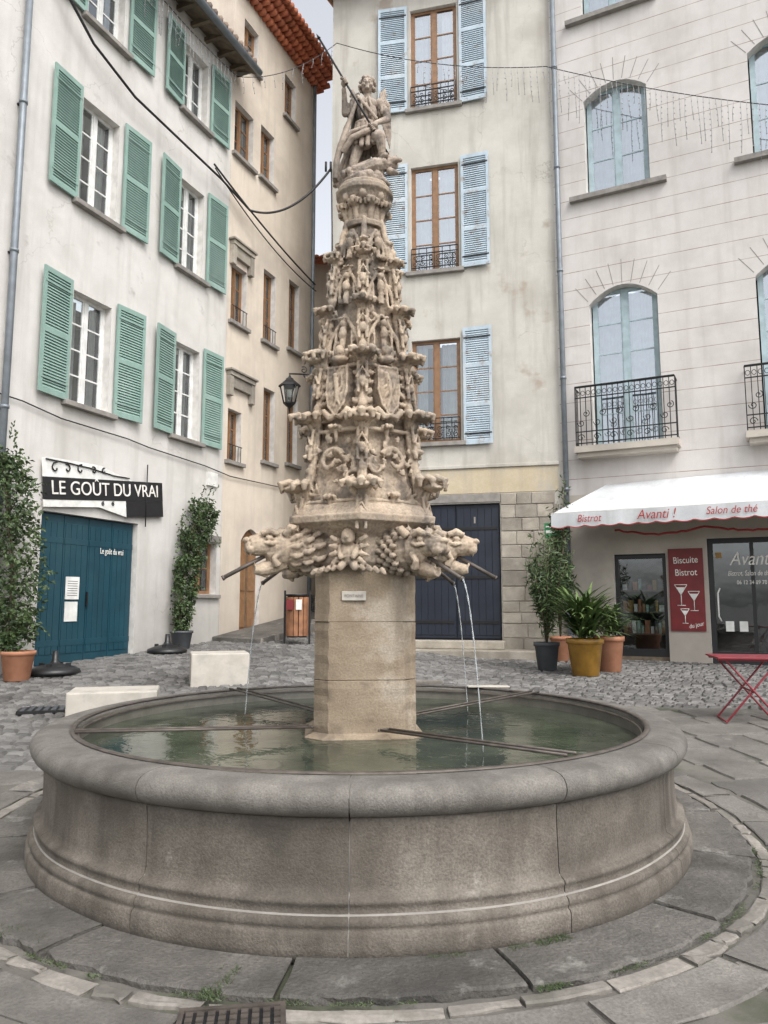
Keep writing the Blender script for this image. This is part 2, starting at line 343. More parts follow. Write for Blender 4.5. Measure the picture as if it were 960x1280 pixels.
# ------------------------------------------------------------------ fountain
FT=Matrix.Translation((FX,FY,0))
fountain=empty('stone_fountain',FT)
prof=[(2.0,0),(2.16,0),(2.212,.0),(2.215,.06),(2.213,.112),(2.205,.126),(2.19,.131),(2.197,.142),(2.199,.155),(2.195,.170),(2.186,.178),(2.168,.183),(2.168,.222),(2.175,.230),(2.173,.245),(2.158,.254),(2.137,.262),(2.131,.30),(2.129,.36),(2.128,.45),(2.128,.54),(2.135,.585),(2.0,.585)]
rim=[(2.10,.585),(2.14,.592),(2.168,.603),(2.193,.62),(2.208,.643),(2.215,.668),(2.211,.692),(2.198,.714),(2.175,.730),(2.14,.739),(2.10,.743),(2.05,.745),(2.0,.744),(1.972,.741),(1.962,.733),(1.958,.70),(1.955,.60),(2.10,.585)]
mb=MB();ns=13;st=2*math.pi/ns
for k in range(ns):
    mb.lathe(prof,'basin',24,k*st+.0014,(k+1)*st-.0014,capends=True,wob=.008)
mb.lathe([(2.207,0),(2.207,.11),(2.185,.131),(2.190,.16),(2.160,.2),(2.163,.235),(2.122,.275),(2.118,.57)],'mortar',120,wob=.008)
mb.obj('basin_wall',fountain)
mb=MB()
for k in range(ns):
    mb.lathe(rim,'basintop',24,k*st+.0014,(k+1)*st-.0014,capends=True,wob=.009)
mb.lathe([(2.10,.60),(2.183,.622),(2.203,.66),(2.198,.70),(2.160,.726),(2.11,.735),(2.04,.738),(1.98,.735)],'mortar',120,wob=.009)
mb.obj('basin_rim',fountain)
mb=MB();mb.lathe([(1.948,.725),(1.948,.5),(1.945,.05),(.2,.05)],'inner',96);mb.obj('basin_inside',fountain)
mb=MB();mb.lathe([(1.992,.748),(1.990,.755),(1.962,.755),(1.957,.748)],'bar',120);mb.lathe([(1.932,.700),(1.932,.712),(1.942,.712)],'bar',120);mb.obj('iron_rim_band',fountain)
mb=MB();mb.lathe([(1.950,.63),(1.2,.63),(.6,.63),(.01,.63)],'water',96);mb.obj('water',fountain)
mb=MB()
def bars(a,b,off=.04):
    a,b=Vector(a),Vector(b);d=(b-a).normalized();n=Vector((-d.y,d.x,0))*off
    for s in (-1,1): mb.tube([a+n*s,b+n*s],.009,'bar',6)
    mb.tube([a+n*1.4,a-n*1.4],.009,'bar',6)
bars((-.36,-.28,.70),(-1.76,-.88,.765));bars((.16,-.42,.70),(1.14,-1.6,.765));bars((-.3,.38,.70),(-1.25,1.52,.765));bars((.38,.3,.70),(1.52,1.27,.765))
mb.obj('support_bars',fountain)
mb=MB();mb.box(.42,.75,1.99,2.13,.75,.785,'curb');mb.box(.95,1.35,1.62,1.75,.757,.77,'block');mb.obj('rim_stone_piece',fountain,bevel=.01)
mb=MB()
def oct_(h,ch,z,j=0):
    q=[(h-ch,-h),(h,-h+ch),(h,h-ch),(h-ch,h),(-h+ch,h),(-h,h-ch),(-h,-h+ch),(-h+ch,-h)]
    return [(x+random.uniform(-j,j),y+random.uniform(-j,j),z) for x,y in q]
def stack(mb,levels,mat,j=0):
    vs=[]
    for h,ch,z in levels: vs+=oct_(h,ch,z,j)
    fs=[(i*8+k,i*8+(k+1)%8,(i+1)*8+(k+1)%8,(i+1)*8+k) for i in range(len(levels)-1) for k in range(8)]
    fs+=[tuple(range(7,-1,-1)),tuple((len(levels)-1)*8+k for k in range(8))]
    mb.add(vs,fs,mat)
stack(mb,[(.345,.09,.05),(.345,.09,.60)],'pillar')
stack(mb,[(.42,.12,.55),(.42,.12,.635),(.36,.10,.665)],'pillar')
for z0,z1 in ((.66,1.02),(1.022,1.42),(1.422,1.80)):
    lv=[(.355,.095,z0)]+[(.358+random.uniform(-.001,.001),.096+random.uniform(-.006,.008),z0+.004+(z1-z0-.008)*q/7) for q in range(8)]+[(.354,.095,z1)]
    stack(mb,lv,'pillar',.002)
o=mb.obj('pillar',fountain);o.matrix_local=Matrix.Rotation(R_(5),4,'Z')
mb=MB();mb.box(-.14,.03,-.385,-.35,1.57,1.635,'block');mb.obj('plaque',fountain,bevel=.004)
text('FONTAINE','plaque_lettering',.03,'sill',fountain,(-.055,-.388,1.603),.9,ext=.001)
# spire
RR=[(2.2,.52),(2.24,.50),(2.73,.415),(3.43,.335),(4.28,.22),(4.51,.16)]
Rz=lambda z: pl(z,RR)
def pc(th,r,z): return Vector((r*math.sin(th),-r*math.cos(th),z))
def fp(k,s,z,out=0):
    a,b=R_(60*k),R_(60*k+60);r=Rz(z);p=pc(a,r,z).lerp(pc(b,r,z),(s+1)/2);m=(a+b)/2
    return p+Vector((math.sin(m),-math.cos(m),.12))*out
def sculpt(mb,name,parent,vox,disp=.006,ds=.06,it=1,fd=.004,fs_=.018):
    o=mb.obj(name,parent)
    r=o.modifiers.new('remesh','REMESH');r.mode='VOXEL';r.voxel_size=vox;r.use_smooth_shade=True
    if it: s=o.modifiers.new('smooth','SMOOTH');s.iterations=it;s.factor=.5
    for nm,st_,sc_ in (('a',disp,ds),('b',fd,fs_)):
        t=bpy.data.textures.new(name+'_weathering_'+nm,'CLOUDS');t.noise_scale=sc_;t.noise_depth=3
        d=o.modifiers.new('weather_'+nm,'DISPLACE');d.texture=t;d.strength=st_;d.mid_level=.5;d.texture_coords='LOCAL'
    return o
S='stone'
mb=MB()
vs=[];zl=[2.2,2.73,3.43,4.28,4.55]
for z in zl:
    for k in range(6): vs.append(pc(R_(60*k),Rz(z)*.86,z))
fs=[(i*6+j,i*6+(j+1)%6,(i+1)*6+(j+1)%6,(i+1)*6+j) for i in range(4) for j in range(6)]+[tuple(range(5,-1,-1)),tuple(24+j for j in range(6))]
mb.add(vs,fs,S)
stages=[2.34,2.84,3.31,3.73,4.12]
rnd=random.Random(3)
UP=Vector((0,0,1))
for z in (2.27,2.80,3.29):
    for k in range(6): mb.cap(pc(R_(60*k),Rz(z),z),pc(R_(60*k+60),Rz(z),z),.016,.016,S,8)
for k in range(6):
    th=R_(60*k)
    for i in range(12):
        z=2.25+i*.19;z2=min(z+.19,4.52)
        mb.cap(pc(th,Rz(z)*.97,z),pc(th,Rz(z2)*.97,z2),.040-.0014*i,.036-.0014*i,S,8)
def basis(th): return Vector((math.sin(th),-math.cos(th),0)),Vector((math.cos(th),math.sin(th),0))
def cabbage(b,rad,tan,L,sz,lobes=5,spread=1.15,tilt=0.):
    for i in range(lobes):
        a=(i/(lobes-1)-.5)*2*spread if lobes>1 else 0
        l=L*(1-.25*abs(a)/spread)*rnd.uniform(.88,1.06);d=rad*math.cos(a)+tan*math.sin(a);h=sz*rnd.uniform(.85,1.1)
        mb.tube([b-UP*sz*.35,b+d*l*.32+UP*h*(.28+tilt),b+d*l*.70+UP*h*(.52+tilt*2),b+d*l*.98+UP*h*(.36+tilt*2),b+d*l*.93+UP*h*(.08+tilt)],
                [sz*.28,sz*.28,sz*.27,sz*.21,sz*.11],S,8)
    mb.ell(b+rad*L*.5+UP*sz*.30,(L*.34,L*.34,sz*.22),S,u=10,w=6)
    mb.tube([b-UP*sz*1.5,b-UP*sz*.6+rad*L*.06,b+rad*L*.35+UP*sz*.3],[sz*.16,sz*.28,sz*.24],S,8)
def leaflet(c,d,n,l,t):
    mb.tube([c-n*t,c+d*l*.45+n*t*1.2,c+d*l*.85+n*t*.9,c+d*l-n*t*.2],[t*.8,t*1.15,t*.9,t*.35],S,6)
for i,z in enumerate(stages):
    ext=[.70,.61,.53,.44,.365][i];sz=[.125,.115,.11,.095,.085][i]
    for k in range(6):
        th=R_(60*k);rad,tan=basis(th);zz=z+rnd.uniform(-.03,.03)
        cabbage(pc(th,Rz(zz)*.96,zz),rad,tan,(ext-Rz(zz)*.96)*rnd.uniform(.88,1.06),sz,5,1.0,rnd.uniform(-.05,.16))
        for f in (-.05,.05):
            mb.tube([pc(th,Rz(zz-.24)+.035,zz-.27)+tan*f*.6,pc(th,Rz(zz)+.035,zz-.03)+tan*f*.6],.014,S,6)
        c=pc(th,Rz(zz-.1)+.05,zz-.13)
        mb.tube([c-tan*.045-UP*.03,c+UP*.05,c+tan*.045-UP*.03],.013,S,6);mb.ell(c-UP*.05,(.028,.028,.04),S,u=8,w=6)
        m=R_(60*k+30);rad2,tan2=basis(m);c=fp(k,rnd.uniform(-.08,.08),z-.06+rnd.uniform(-.03,.03),.0)
        cabbage(c,rad2,tan2,.07,sz*.5,4,1.2)
        for s_ in (-.5,.5):
            c=fp(k,s_,z+rnd.uniform(-.05,.06),.0);a=rnd.uniform(.3,1.2)*(1 if s_>0 else -1)
            for q in (-.7,0,.7): leaflet(c,(tan2*math.sin(a+q)+UP*math.cos(a+q)).normalized(),rad2,.07*sz/.1,.012)
for i,z in enumerate([2.60,3.08,3.53,3.93,4.30]):
    for k in range(6):
        th=R_(60*k);rad,tan=basis(th)
        cabbage(pc(th,Rz(z)*.98,z+rnd.uniform(-.03,.03)),rad,tan,.07-.006*i,.07-.006*i,3,.9)
        c=pc(th,Rz(z)+.015,z-.1);mb.ell(c,(.034,.034,.05),S,u=8,w=6)
def spiral(k,c,z,r,turn,d,t,out=0,ph=0):
    n=16;w=Rz(z)*.5
    mb.tube([fp(k,c+d*(r*(1-.8*i/n)*math.cos(turn*i/n+ph))/w,z+r*(1-.8*i/n)*math.sin(turn*i/n+ph),out) for i in range(n+1)],[t*(1-.35*i/n) for i in range(n+1)],S,6)
for k in range(6):
    fl=1 if k%2 else -1;m=R_(60*k+30);rad2,tan2=basis(m)
    spiral(k,-.20*fl,2.57,.11,5.6,fl,.022,0,.4);spiral(k,.45*fl,2.52,.075,5,-fl,.018,0,2)
    for q in range(26):
        s_,z_=rnd.uniform(-.78,.78),rnd.uniform(2.38,2.76);c=fp(k,s_,z_,-.01);a=rnd.uniform(0,6.28)
        for e in (-.6,0,.6): leaflet(c,tan2*math.cos(a+e)+UP*math.sin(a+e),rad2,rnd.uniform(.03,.05),rnd.uniform(.008,.011))
    zt=3.26;pts=[(-.46,zt),(.46,zt),(.48,zt-.18),(.34,zt-.29),(0,zt-.37),(-.34,zt-.29),(-.48,zt-.18)]
    f0=[fp(k,a,b,-.05) for a,b in pts];f1=[fp(k,a,b,.06) for a,b in pts];n=len(pts)
    mb.add(f0+f1,[tuple(range(n-1,-1,-1)),tuple(range(n,2*n))]+[(j,(j+1)%n,n+(j+1)%n,n+j) for j in range(n)],S)
    mb.tube(f1+[f1[0]],.010,S,6)
    for (a,b,c,d,t) in ((-.02,3.16,.06,3.02,.022),(-.1,3.2,-.02,3.15,.022),(0,3.14,-.22,3.1,.011),(.02,3.09,-.2,3.03,.011),(.06,3.03,-.08,2.96,.012),(.07,3.02,.18,2.97,.012),(.08,3.05,.25,3.12,.009),(.25,3.12,.2,3.2,.009)):
        mb.cap(fp(k,a,b,.062),fp(k,c,d,.062),t,t*.8,S,6)
    mb.ell(fp(k,0,3.385,.05),(.04,.045,.05),S);mb.ell(fp(k,0,3.33,.035),(.07,.05,.035),S)
    for s in (-1,1):
        mb.tube([fp(k,s*.15,3.33,.03),fp(k,s*.45,3.40,.03),fp(k,s*.7,3.34,.0)],[.02,.022,.01],S,6)
        mb.tube([fp(k,s*.75,2.90,.02),fp(k,s*.5,2.93,.05),fp(k,s*.25,2.88,.05),fp(k,0,2.90,.04)],[.02,.03,.03,.02],S,6)
        for q in range(5):
            c=fp(k,s*.68,2.92+.07*q,.0);a=rnd.uniform(-.6,.6)
            for e in (-.7,0,.7): leaflet(c,tan2*s*math.sin(a+e+.6)+UP*math.cos(a+e+.6),rad2,.045,.011)
    for (z0,z1) in ((3.42,3.70),(3.80,4.09),(4.18,4.42)):
        h=z1-z0
        mb.tube([fp(k,0,z0-.02,.02),fp(k,0,z0+h*.8,.02)],[.024,.018],S,6);mb.ell(fp(k,0,z0+h*.42,.03),(.032,.032,.05),S,u=8,w=6);mb.ell(fp(k,0,z0+h*.72,.035),(.024,.024,.027),S,u=8,w=6)
        for s in (-1,1):
            j=rnd.uniform(-.06,.06)
            mb.tube([fp(k,s*.82,z0,0),fp(k,s*(.72+j),z0+h*.35,.01),fp(k,s*(.42+j),z0+h*.65,.01),fp(k,0,z0+h*.98,.02)],.015,S,6)
            mb.tube([fp(k,s*.45,z0,.01),fp(k,s*(.45+j),z0+h*.55,.01)],[.014,.010],S,6)
            for q in range(5):
                c=fp(k,s*rnd.uniform(.2,.85),z0+h*rnd.uniform(.05,.95),-.005);a=rnd.uniform(0,6.28)
                for e in (-.6,.2,.9): leaflet(c,tan2*math.cos(a+e)+UP*math.sin(a+e),rad2,rnd.uniform(.03,.045),.009)
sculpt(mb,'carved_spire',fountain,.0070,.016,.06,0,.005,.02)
mb=MB()
def hexlv(mb,levels,mat):
    vs=[]
    for r,z in levels:
        for k in range(6): vs.append(pc(R_(60*k),r,z))
    n=len(levels)
    fs=[(i*6+j,i*6+(j+1)%6,(i+1)*6+(j+1)%6,(i+1)*6+j) for i in range(n-1) for j in range(6)]+[tuple(range(5,-1,-1)),tuple((n-1)*6+j for j in range(6))]
    mb.add(vs,fs,mat)
hexlv(mb,[(.40,1.99),(.47,2.04),(.50,2.06),(.56,2.10),(.60,2.12),(.605,2.165),(.59,2.175),(.54,2.24),(.50,2.26)],S)
hexlv(mb,[(.36,1.74),(.38,1.78),(.43,1.84),(.44,2.02)],S)
for th in (R_(-12),R_(130),R_(-130)):
    c=pc(th,.43,1.95);rad,tn=basis(th)
    mb.ell(c+UP*.06+rad*.03,(.05,.05,.06),S);mb.ell(c+UP*.055+rad*.08,(.012,.014,.014),S);mb.ell(c-UP*.05,(.065,.055,.085),S)
    for s in (-1,1):
        mb.ell(c+UP*.03+rad*.06+tn*s*.02,(.018,.015,.018),S,u=8,w=6)
        mb.cap(c+tn*s*.06-UP*.01,c+tn*s*.045-UP*.08+rad*.05,.026,.02,S);mb.cap(c+tn*s*.03-UP*.11,c+tn*s*.05-UP*.15+rad*.04,.032,.026,S)
        for q in range(4): leaflet(c+tn*s*.05+UP*(.02-.03*q),(tn*s*math.cos(.5-.4*q)+UP*math.sin(.5-.4*q)),rad,.10,.018)
        for q in range(5): leaflet(c+tn*s*(.03+.05*q)-UP*(.12+.01*q),(tn*s*.5-UP*.6),rad,.07,.018)
def beast(th,reach,z,scale=1,scaly=False,pitch=.02):
    X0=mb.X
    mb.X=Matrix.Translation((0,0,z))@Matrix.Rotation(th-math.pi/2,4,'Z')@Matrix.Rotation(pitch,4,'Y')
    r=reach;k=scale
    mb.cap((.2,0,.02),(r-.36,0,.02),.165*k,.145*k,S)
    mb.ell((r-.24,0,.03),(.135*k,.115*k,.125*k),S)
    mb.ell((r-.20,0,.075),(.11*k,.085*k,.07*k),S)
    mb.tube([(r-.20,0,.055),(r-.13,0,.055),(r-.05,0,.050),(r-.005,0,.045)],[.09*k,.078*k,.070*k,.058*k],S,14)
    mb.ell((r-.0,0,.045),(.035,.058,.045),S)
    mb.ell((r+.015,0,.085),(.035,.040,.022),S)
    for s in (-1,1):
        mb.ell((r-.01,s*.036,.022),(.042,.034,.036),S)
        mb.tube([(r-.10,s*.030,.125),(r-.04,s*.028,.105)],[.020,.014],S,6)
        mb.tube([(r-.07,s*.075,.125),(r-.13,s*.085,.150),(r-.19,s*.095,.125)],[.018,.028,.020],S,8)
        mb.ell((r-.125,s*.082,.098),(.026,.018,.020),S,u=10,w=8)
        mb.tube([(r-.09,s*.08,.065),(r-.14,s*.10,.055),(r-.19,s*.10,.07)],[.012,.018,.012],S,6)
        mb.tube([(r-.24,s*.095,.12),(r-.27,s*.135,.17),(r-.31,s*.135,.175)],[.034,.030,.012],S,8)
        mb.tube([(r-.20,s*.085,.0),(r-.16,s*.085,-.05),(r-.19,s*.07,-.10)],[.03,.02,.03],S,8)
        for q,t in ((0,.012),(1,.008),(2,.008)): mb.tube([(r-.0-.035*q,s*.040,.0),(r-.0-.035*q,s*.038,-.028+.006*q)],[t,.003],S,5)
        mb.tube([(r-.035,s*.028,-.10),(r-.03,s*.028,-.072)],[.009,.003],S,5)
    mb.tube([(r-.24,0,-.065),(r-.16,0,-.105),(r-.08,0,-.125),(r-.035,0,-.122)],[.065*k,.052*k,.044*k,.034],S,12)
    mb.tube([(r-.10,0,-.135),(r-.11,0,-.165),(r-.13,0,-.18)],[.028,.02,.008],S,6)
    if not scaly:
        for row in range(3):
            for i in range(13):
                a=i*2*math.pi/13+row*.24;rr_=(.125+.022*row)*k;x=r-.31-.075*row
                c=Vector((x,rr_*math.cos(a),.03+rr_*math.sin(a)));o_=Vector((0,math.cos(a),math.sin(a)));t_=Vector((0,-math.sin(a),math.cos(a)))
                mb.tube([c-o_*.02+Vector((.03,0,0)),c+o_*.012,c+o_*.014+t_*.018-Vector((.035,0,0)),c+t_*.035-Vector((.055,0,0))],[.018,.023,.018,.007],S,7)
    else:
        for i in range(9):
            for j in range(15):
                a=j*.41888+(i%2)*.2094;x=r-.70+i*.046;rr_=(.168-.003*i)*k
                c=Vector((x,rr_*math.cos(a),.02+rr_*math.sin(a)));o_=Vector((0,math.cos(a),math.sin(a)))
                mb.tube([c-Vector((.03,0,0)),c+o_*.010,c+o_*.012+Vector((.022,0,0)),c+Vector((.034,0,0))],[.012,.022,.017,.006],S,6)
        for i in range(7): mb.tube([(r-.62+i*.05,0,.17),(r-.64+i*.05,0,.21)],[.02,.005],S,5)
    mb.X=X0
beast(R_(-68),.865,1.93,1.12);beast(R_(40),.84,1.90,1.0,True);beast(R_(86),.82,1.94,1.08,True)
beast(R_(132),.8,1.92);beast(R_(180),.8,1.92);beast(R_(-122),.8,1.92)
mb.lathe([(.0,4.46),(.17,4.46),(.175,4.50),(.15,4.52),(.145,4.56),(.155,4.62),(.18,4.68),(.20,4.72),(.21,4.735),(.228,4.75),(.228,4.785),(.21,4.80),(.20,4.83),(0,4.84)],S,32)
for k in range(8):
    th=R_(45*k+20);rad,tn=basis(th);cabbage(pc(th,.14,4.60),rad,tn,.085,.085,5,1.0,.15)
    th=R_(45*k+42);rad,tn=basis(th);mb.ell(pc(th,.19,4.70),(.03,.03,.035),S,u=8,w=6)
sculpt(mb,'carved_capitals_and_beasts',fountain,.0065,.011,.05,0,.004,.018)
mb=MB()
def spout(th,r0,r1,z0,z1):
    a,b=pc(th,r0,z0),pc(th,r1,z1);mb.tube([a,b],.015,'bar',10);mb.tube([b,b+(b-a).normalized()*.012],.019,'bar',10)
spout(R_(-68),.73,1.04,1.90,1.73);spout(R_(40),.70,1.02,1.87,1.71);spout(R_(86),.70,.98,1.90,1.74)
spout(R_(132),.68,.98,1.89,1.72);spout(R_(-122),.68,.98,1.89,1.72)
mb.obj('spout_pipes',fountain)
mb=MB()
def stream(th,r,z,w=.0045):
    n=30;pts=[];rr=[]
    for i in range(n):
        t=i/(n-1)*.47; pts.append(pc(th,r+.35*t,z-.35*t-4.4*t*t)); rr.append(w*(1-.3*i/n)*(1+.4*math.sin(i*1.7)))
    q=[p for p in pts if p.z>.63];mb.tube(q,rr[:len(q)],'stream',6)
stream(R_(40),1.03,1.71);stream(R_(-122),.99,1.72,.006);stream(R_(132),.99,1.72,.005)
mb.obj('water_jets',fountain)
# ------------------------------------------------------------------ statue
statue=empty('saint_michael_statue',Matrix.Translation((FX,FY,0)))
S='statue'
def P(u,v,y=0): return Vector(((u-455)/152.-.0,y,5.80-(v-98)/144.))
mb=MB()
mb.lathe([(0,4.82),(.18,4.82),(.19,4.86),(.17,4.90),(.12,4.92),(0,4.93)],S,20)
for i in range(14): mb.ell((.15*math.cos(i*.45),.15*math.sin(i*.45),4.87+.02*math.sin(i*2.3)),(.05,.05,.04),S,u=8,w=6)
mb.ell(P(440,226),(.11,.13,.06),S);mb.ell(P(462,224,-.05),(.12,.12,.06),S)
mb.tube([P(425,230,.05),P(445,226,-.12),P(468,219,-.14),P(484,213,-.08),P(490,202,-.02)],[.04,.055,.055,.05,.03],S)
for i in range(8): mb.ell(P(430+i*7,228-i*1.8,-.12-.03*math.sin(i)),(.025,.03,.03),S,u=6,w=5)
mb.ell(P(487,213,-.07),(.06,.055,.05),S);mb.cap(P(485,222,-.09),P(494,229,-.14),.03,.018,S);mb.cap(P(489,211,-.1),P(498,213,-.14),.028,.018,S)
mb.cap(P(483,204,-.05),P(486,192,-.03),.018,.006,S);mb.cap(P(489,206,-.04),P(494,196,-.02),.016,.006,S);mb.tube([P(470,225,-.1),P(478,235,-.10),P(486,239,-.08)],[.028,.026,.015],S)
hipL,hipR=P(449,172),P(466,172)
mb.cap(hipL,P(444,196,-.02),.062,.045,S);mb.cap(P(444,196,-.02),P(438,221,-.02),.043,.028,S);mb.cap(P(438,222,-.02),P(434,225,-.11),.032,.024,S)
mb.cap(hipR,P(474,184,-.13),.062,.046,S);mb.cap(P(474,184,-.13),P(477,205,-.09),.042,.028,S);mb.cap(P(477,207,-.09),P(481,209,-.16),.030,.022,S)
for i in range(14):
    a=i/14*2*math.pi;top=P(456,160)+Vector((.07*math.cos(a),.055*math.sin(a),0))
    bot=P(455,187+4*math.sin(a*3))+Vector((.115*math.cos(a),.095*math.sin(a),0)); mb.cap(top,bot,.024,.020,S,8)
mb.ell(P(455,172),(.085,.07,.11),S)
mb.ell(P(457,142),(.088,.066,.11),S);mb.ell(P(456,157),(.074,.058,.06),S);mb.ell(P(458,132),(.105,.06,.05),S)
mb.tube([P(456,158)+Vector((.082*math.cos(t*.524),.066*math.sin(t*.524),0)) for t in range(13)],.014,S,6)
mb.tube([P(446,126,-.055),P(456,140,-.078),P(470,156,-.06)],.014,S,6)
for q in (-1,1): mb.tube([P(457+q*3,128,-.055),P(457+q*6,140,-.07),P(457+q*5,152,-.062)],.012,S,6)
mb.cap(P(458,128),P(458,116),.032,.030,S)
H=P(458,110,-.02)
mb.ell(H,(.050,.056,.066),S)
mb.tube([H+Vector((0,-.054,.014)),H+Vector((0,-.066,-.012)),H+Vector((0,-.056,-.020))],[.007,.010,.008],S,6)
mb.ell(H+Vector((0,-.046,-.046)),(.020,.015,.014),S,u=8,w=6)
for s in (-1,1):
    mb.tube([H+Vector((s*.008,-.056,.016)),H+Vector((s*.024,-.053,.022)),H+Vector((s*.038,-.040,.014))],.006,S,5)
    mb.ell(H+Vector((s*.020,-.049,.003)),(.009,.008,.006),S,u=8,w=6);mb.ell(H+Vector((s*.028,-.040,-.016)),(.015,.014,.014),S,u=8,w=6)
    mb.ell(H+Vector((0,-.054,-.028-.004*s)),(.014,.007,.004),S,u=8,w=6)
rr=random.Random(5)
for i in range(80):
    a=rr.uniform(0,2*math.pi);e=rr.uniform(-.8,1.4);d=Vector((math.cos(a)*math.cos(e),math.sin(a)*math.cos(e),math.sin(e)))
    if d.y<-.3 and d.z<.66: continue
    mb.ell(H+Vector((d.x*.064,d.y*.062+.01,d.z*.064+.008)),rr.uniform(.011,.018),S,u=8,w=6)
shR,shL=P(442,130),P(473,131)
mb.ell(shR,.042,S);mb.ell(shL,.042,S)
mb.cap(shR,P(431,146,-.03),.036,.030,S);mb.cap(P(431,146,-.03),P(430,123,-.10),.030,.019,S)
mb.ell(P(430,117,-.115),(.024,.020,.032),S)
mb.cap(shL,P(483,150,.0),.036,.030,S);mb.cap(P(483,150,.0),P(469,165,-.11),.029,.019,S);mb.ell(P(467,168,-.115),(.026,.022,.024),S)
for i in range(6):
    a=i*1.05; mb.ell(P(436,138,-.015)+Vector((.028*math.cos(a),.028*math.sin(a),0)),(.016,.016,.04),S,u=8,w=6)
    mb.ell(P(478,141,0)+Vector((.028*math.cos(a),.028*math.sin(a),0)),(.016,.016,.04),S,u=8,w=6)
for i in range(8):
    f=i/7
    mb.tube([P(445+f*24,128,.05),P(440+f*26,155,.085),P(431+f*27,190,.09),P(422+f*32,218,.05),P(419+f*36,231,.03)],[.018,.024,.026,.028,.022],S,8)
for i in range(3): mb.tube([P(445-i,130+i*2,-.045+.02*i),P(436-i*2,160,-.05+.03*i),P(429-i*2,185,-.08+.03*i),P(422-i,205,-.05+.02*i),P(419,226,-.02+.02*i)],[.014,.02,.024,.024,.02],S,8)
mb.tube([P(470,166,-.06),P(455,177,-.115),P(440,184,-.115),P(429,198,-.07)],[.02,.026,.026,.022],S,8)
mb.tube([P(470,160,-.06),P(456,170,-.105),P(440,175,-.10),P(430,185,-.06)],[.014,.018,.018,.014],S,8)
for s,ux in ((1,472),(-1,446)):
    for i in range(7):
        x=ux+s*(3+i*1.6 if s>0 else i*1.0);mb.tube([P(ux,138,.075),P(x,106+i*2.5,.105),P(x+s*1.5,126+i*6,.115),P(x+s*1,148+i*5,.10)],[.016,.015,.013,.005],S,6)
    mb.tube([P(ux,142,.07),P(ux+s*3,118,.10),P(ux+s*8,102,.11),P(ux+s*10,111,.11)],[.018,.022,.020,.010],S,8)
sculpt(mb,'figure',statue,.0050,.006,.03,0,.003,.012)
mb=MB()
a,b=P(400,66,-.16),P(484,203,-.10)
mb.tube([a,b],.0085,'iron',8)
mb.tube([a,a+(a-b).normalized()*.045],[.014,.001],'iron',8)
d=(b-a).normalized()
for hc in (P(431,117,-.135),P(466,171,-.13)):
    t=(hc-a).dot(d);c=a+d*t
    n1=Vector((1,0,0)).cross(d).normalized();n2=d.cross(n1)
    for i in range(4):
        cc=c+d*(i-1.5)*.014
        mb.tube([cc+(n1*math.cos(q)+n2*math.sin(q))*.0145 for q in (0,.9,1.8,2.7,3.6,4.3)],[.007,.0075,.007,.0068,.006,.005],S,6)
    cc=c-d*.034; mb.tube([cc+(n1*math.cos(q)+n2*math.sin(q))*.0145 for q in (5.5,4.8,4.1,3.4)],[.0085,.008,.0075,.006],S,6)
mb.obj('spear_and_hands',statue)
# ------------------------------------------------------------------ buildings
def wallgrid(mb,x0,x1,z0,z1,ops,mat,depth=.22,rev='reveal',y=0):
    X=sorted(set([x0,x1]+[o[i] for o in ops for i in (0,1)]));Z=sorted(set([z0,z1]+[o[i] for o in ops for i in (2,3)]))
    for i in range(len(X)-1):
        for j in range(len(Z)-1):
            cx,cz=(X[i]+X[i+1])/2,(Z[j]+Z[j+1])/2
            if any(o[0]<cx<o[1] and o[2]<cz<o[3] for o in ops): continue
            mb.quad((X[i],y,Z[j]),(X[i+1],y,Z[j]),(X[i+1],y,Z[j+1]),(X[i],y,Z[j+1]),mat)
    for o in ops:
        a,b,c,d=o[:4];ar=o[4] if len(o)>4 else 0;D=depth
        mb.quad((a,y,c),(a,D,c),(a,D,d-ar),(a,y,d-ar),rev);mb.quad((b,y,c),(b,y,d-ar),(b,D,d-ar),(b,D,c),rev)
        mb.quad((a,y,c),(b,y,c),(b,D,c),(a,D,c),rev)
        if not ar: mb.quad((a,y,d),(a,D,d),(b,D,d),(b,y,d),rev)
        else:
            n=12;w=b-a;pts=[(a+w*i/n,d-ar+ar*(1-((2*i/n-1)**2))) for i in range(n+1)]
            for (p,q) in zip(pts,pts[1:]):
                mb.quad((p[0],y,p[1]),(q[0],y,q[1]),(q[0],y,d),(p[0],y,d),mat)
                mb.quad((p[0],y,p[1]),(p[0],D,p[1]),(q[0],D,q[1]),(q[0],y,q[1]),rev)
                mb.quad((p[0],D,p[1]),(p[0],D,d+.01),(q[0],D,d+.01),(q[0],D,q[1]),rev)
        mb.box(a-.05,b+.05,D+.55,D+.6,c-.05,d+.05,'room')
        for (s0,s1) in ((a-.05,a-.04),(b+.04,b+.05)): mb.box(s0,s1,D+.01,D+.55,c-.05,d+.05,'room')
def curtain(mb,x0,x1,z0,z1,y,mat):
    n=max(6,int((x1-x0)/.03));ph=random.random()*6
    for i in range(n):
        xa,xb=x0+(x1-x0)*i/n,x0+(x1-x0)*(i+1)/n;f=lambda x:y+.02*math.sin(x*55+ph)+.008*math.sin(x*131)
        mb.quad((xa,f(xa),z0),(xb,f(xb),z0),(xb,f(xb),z1),(xa,f(xa),z1),mat)
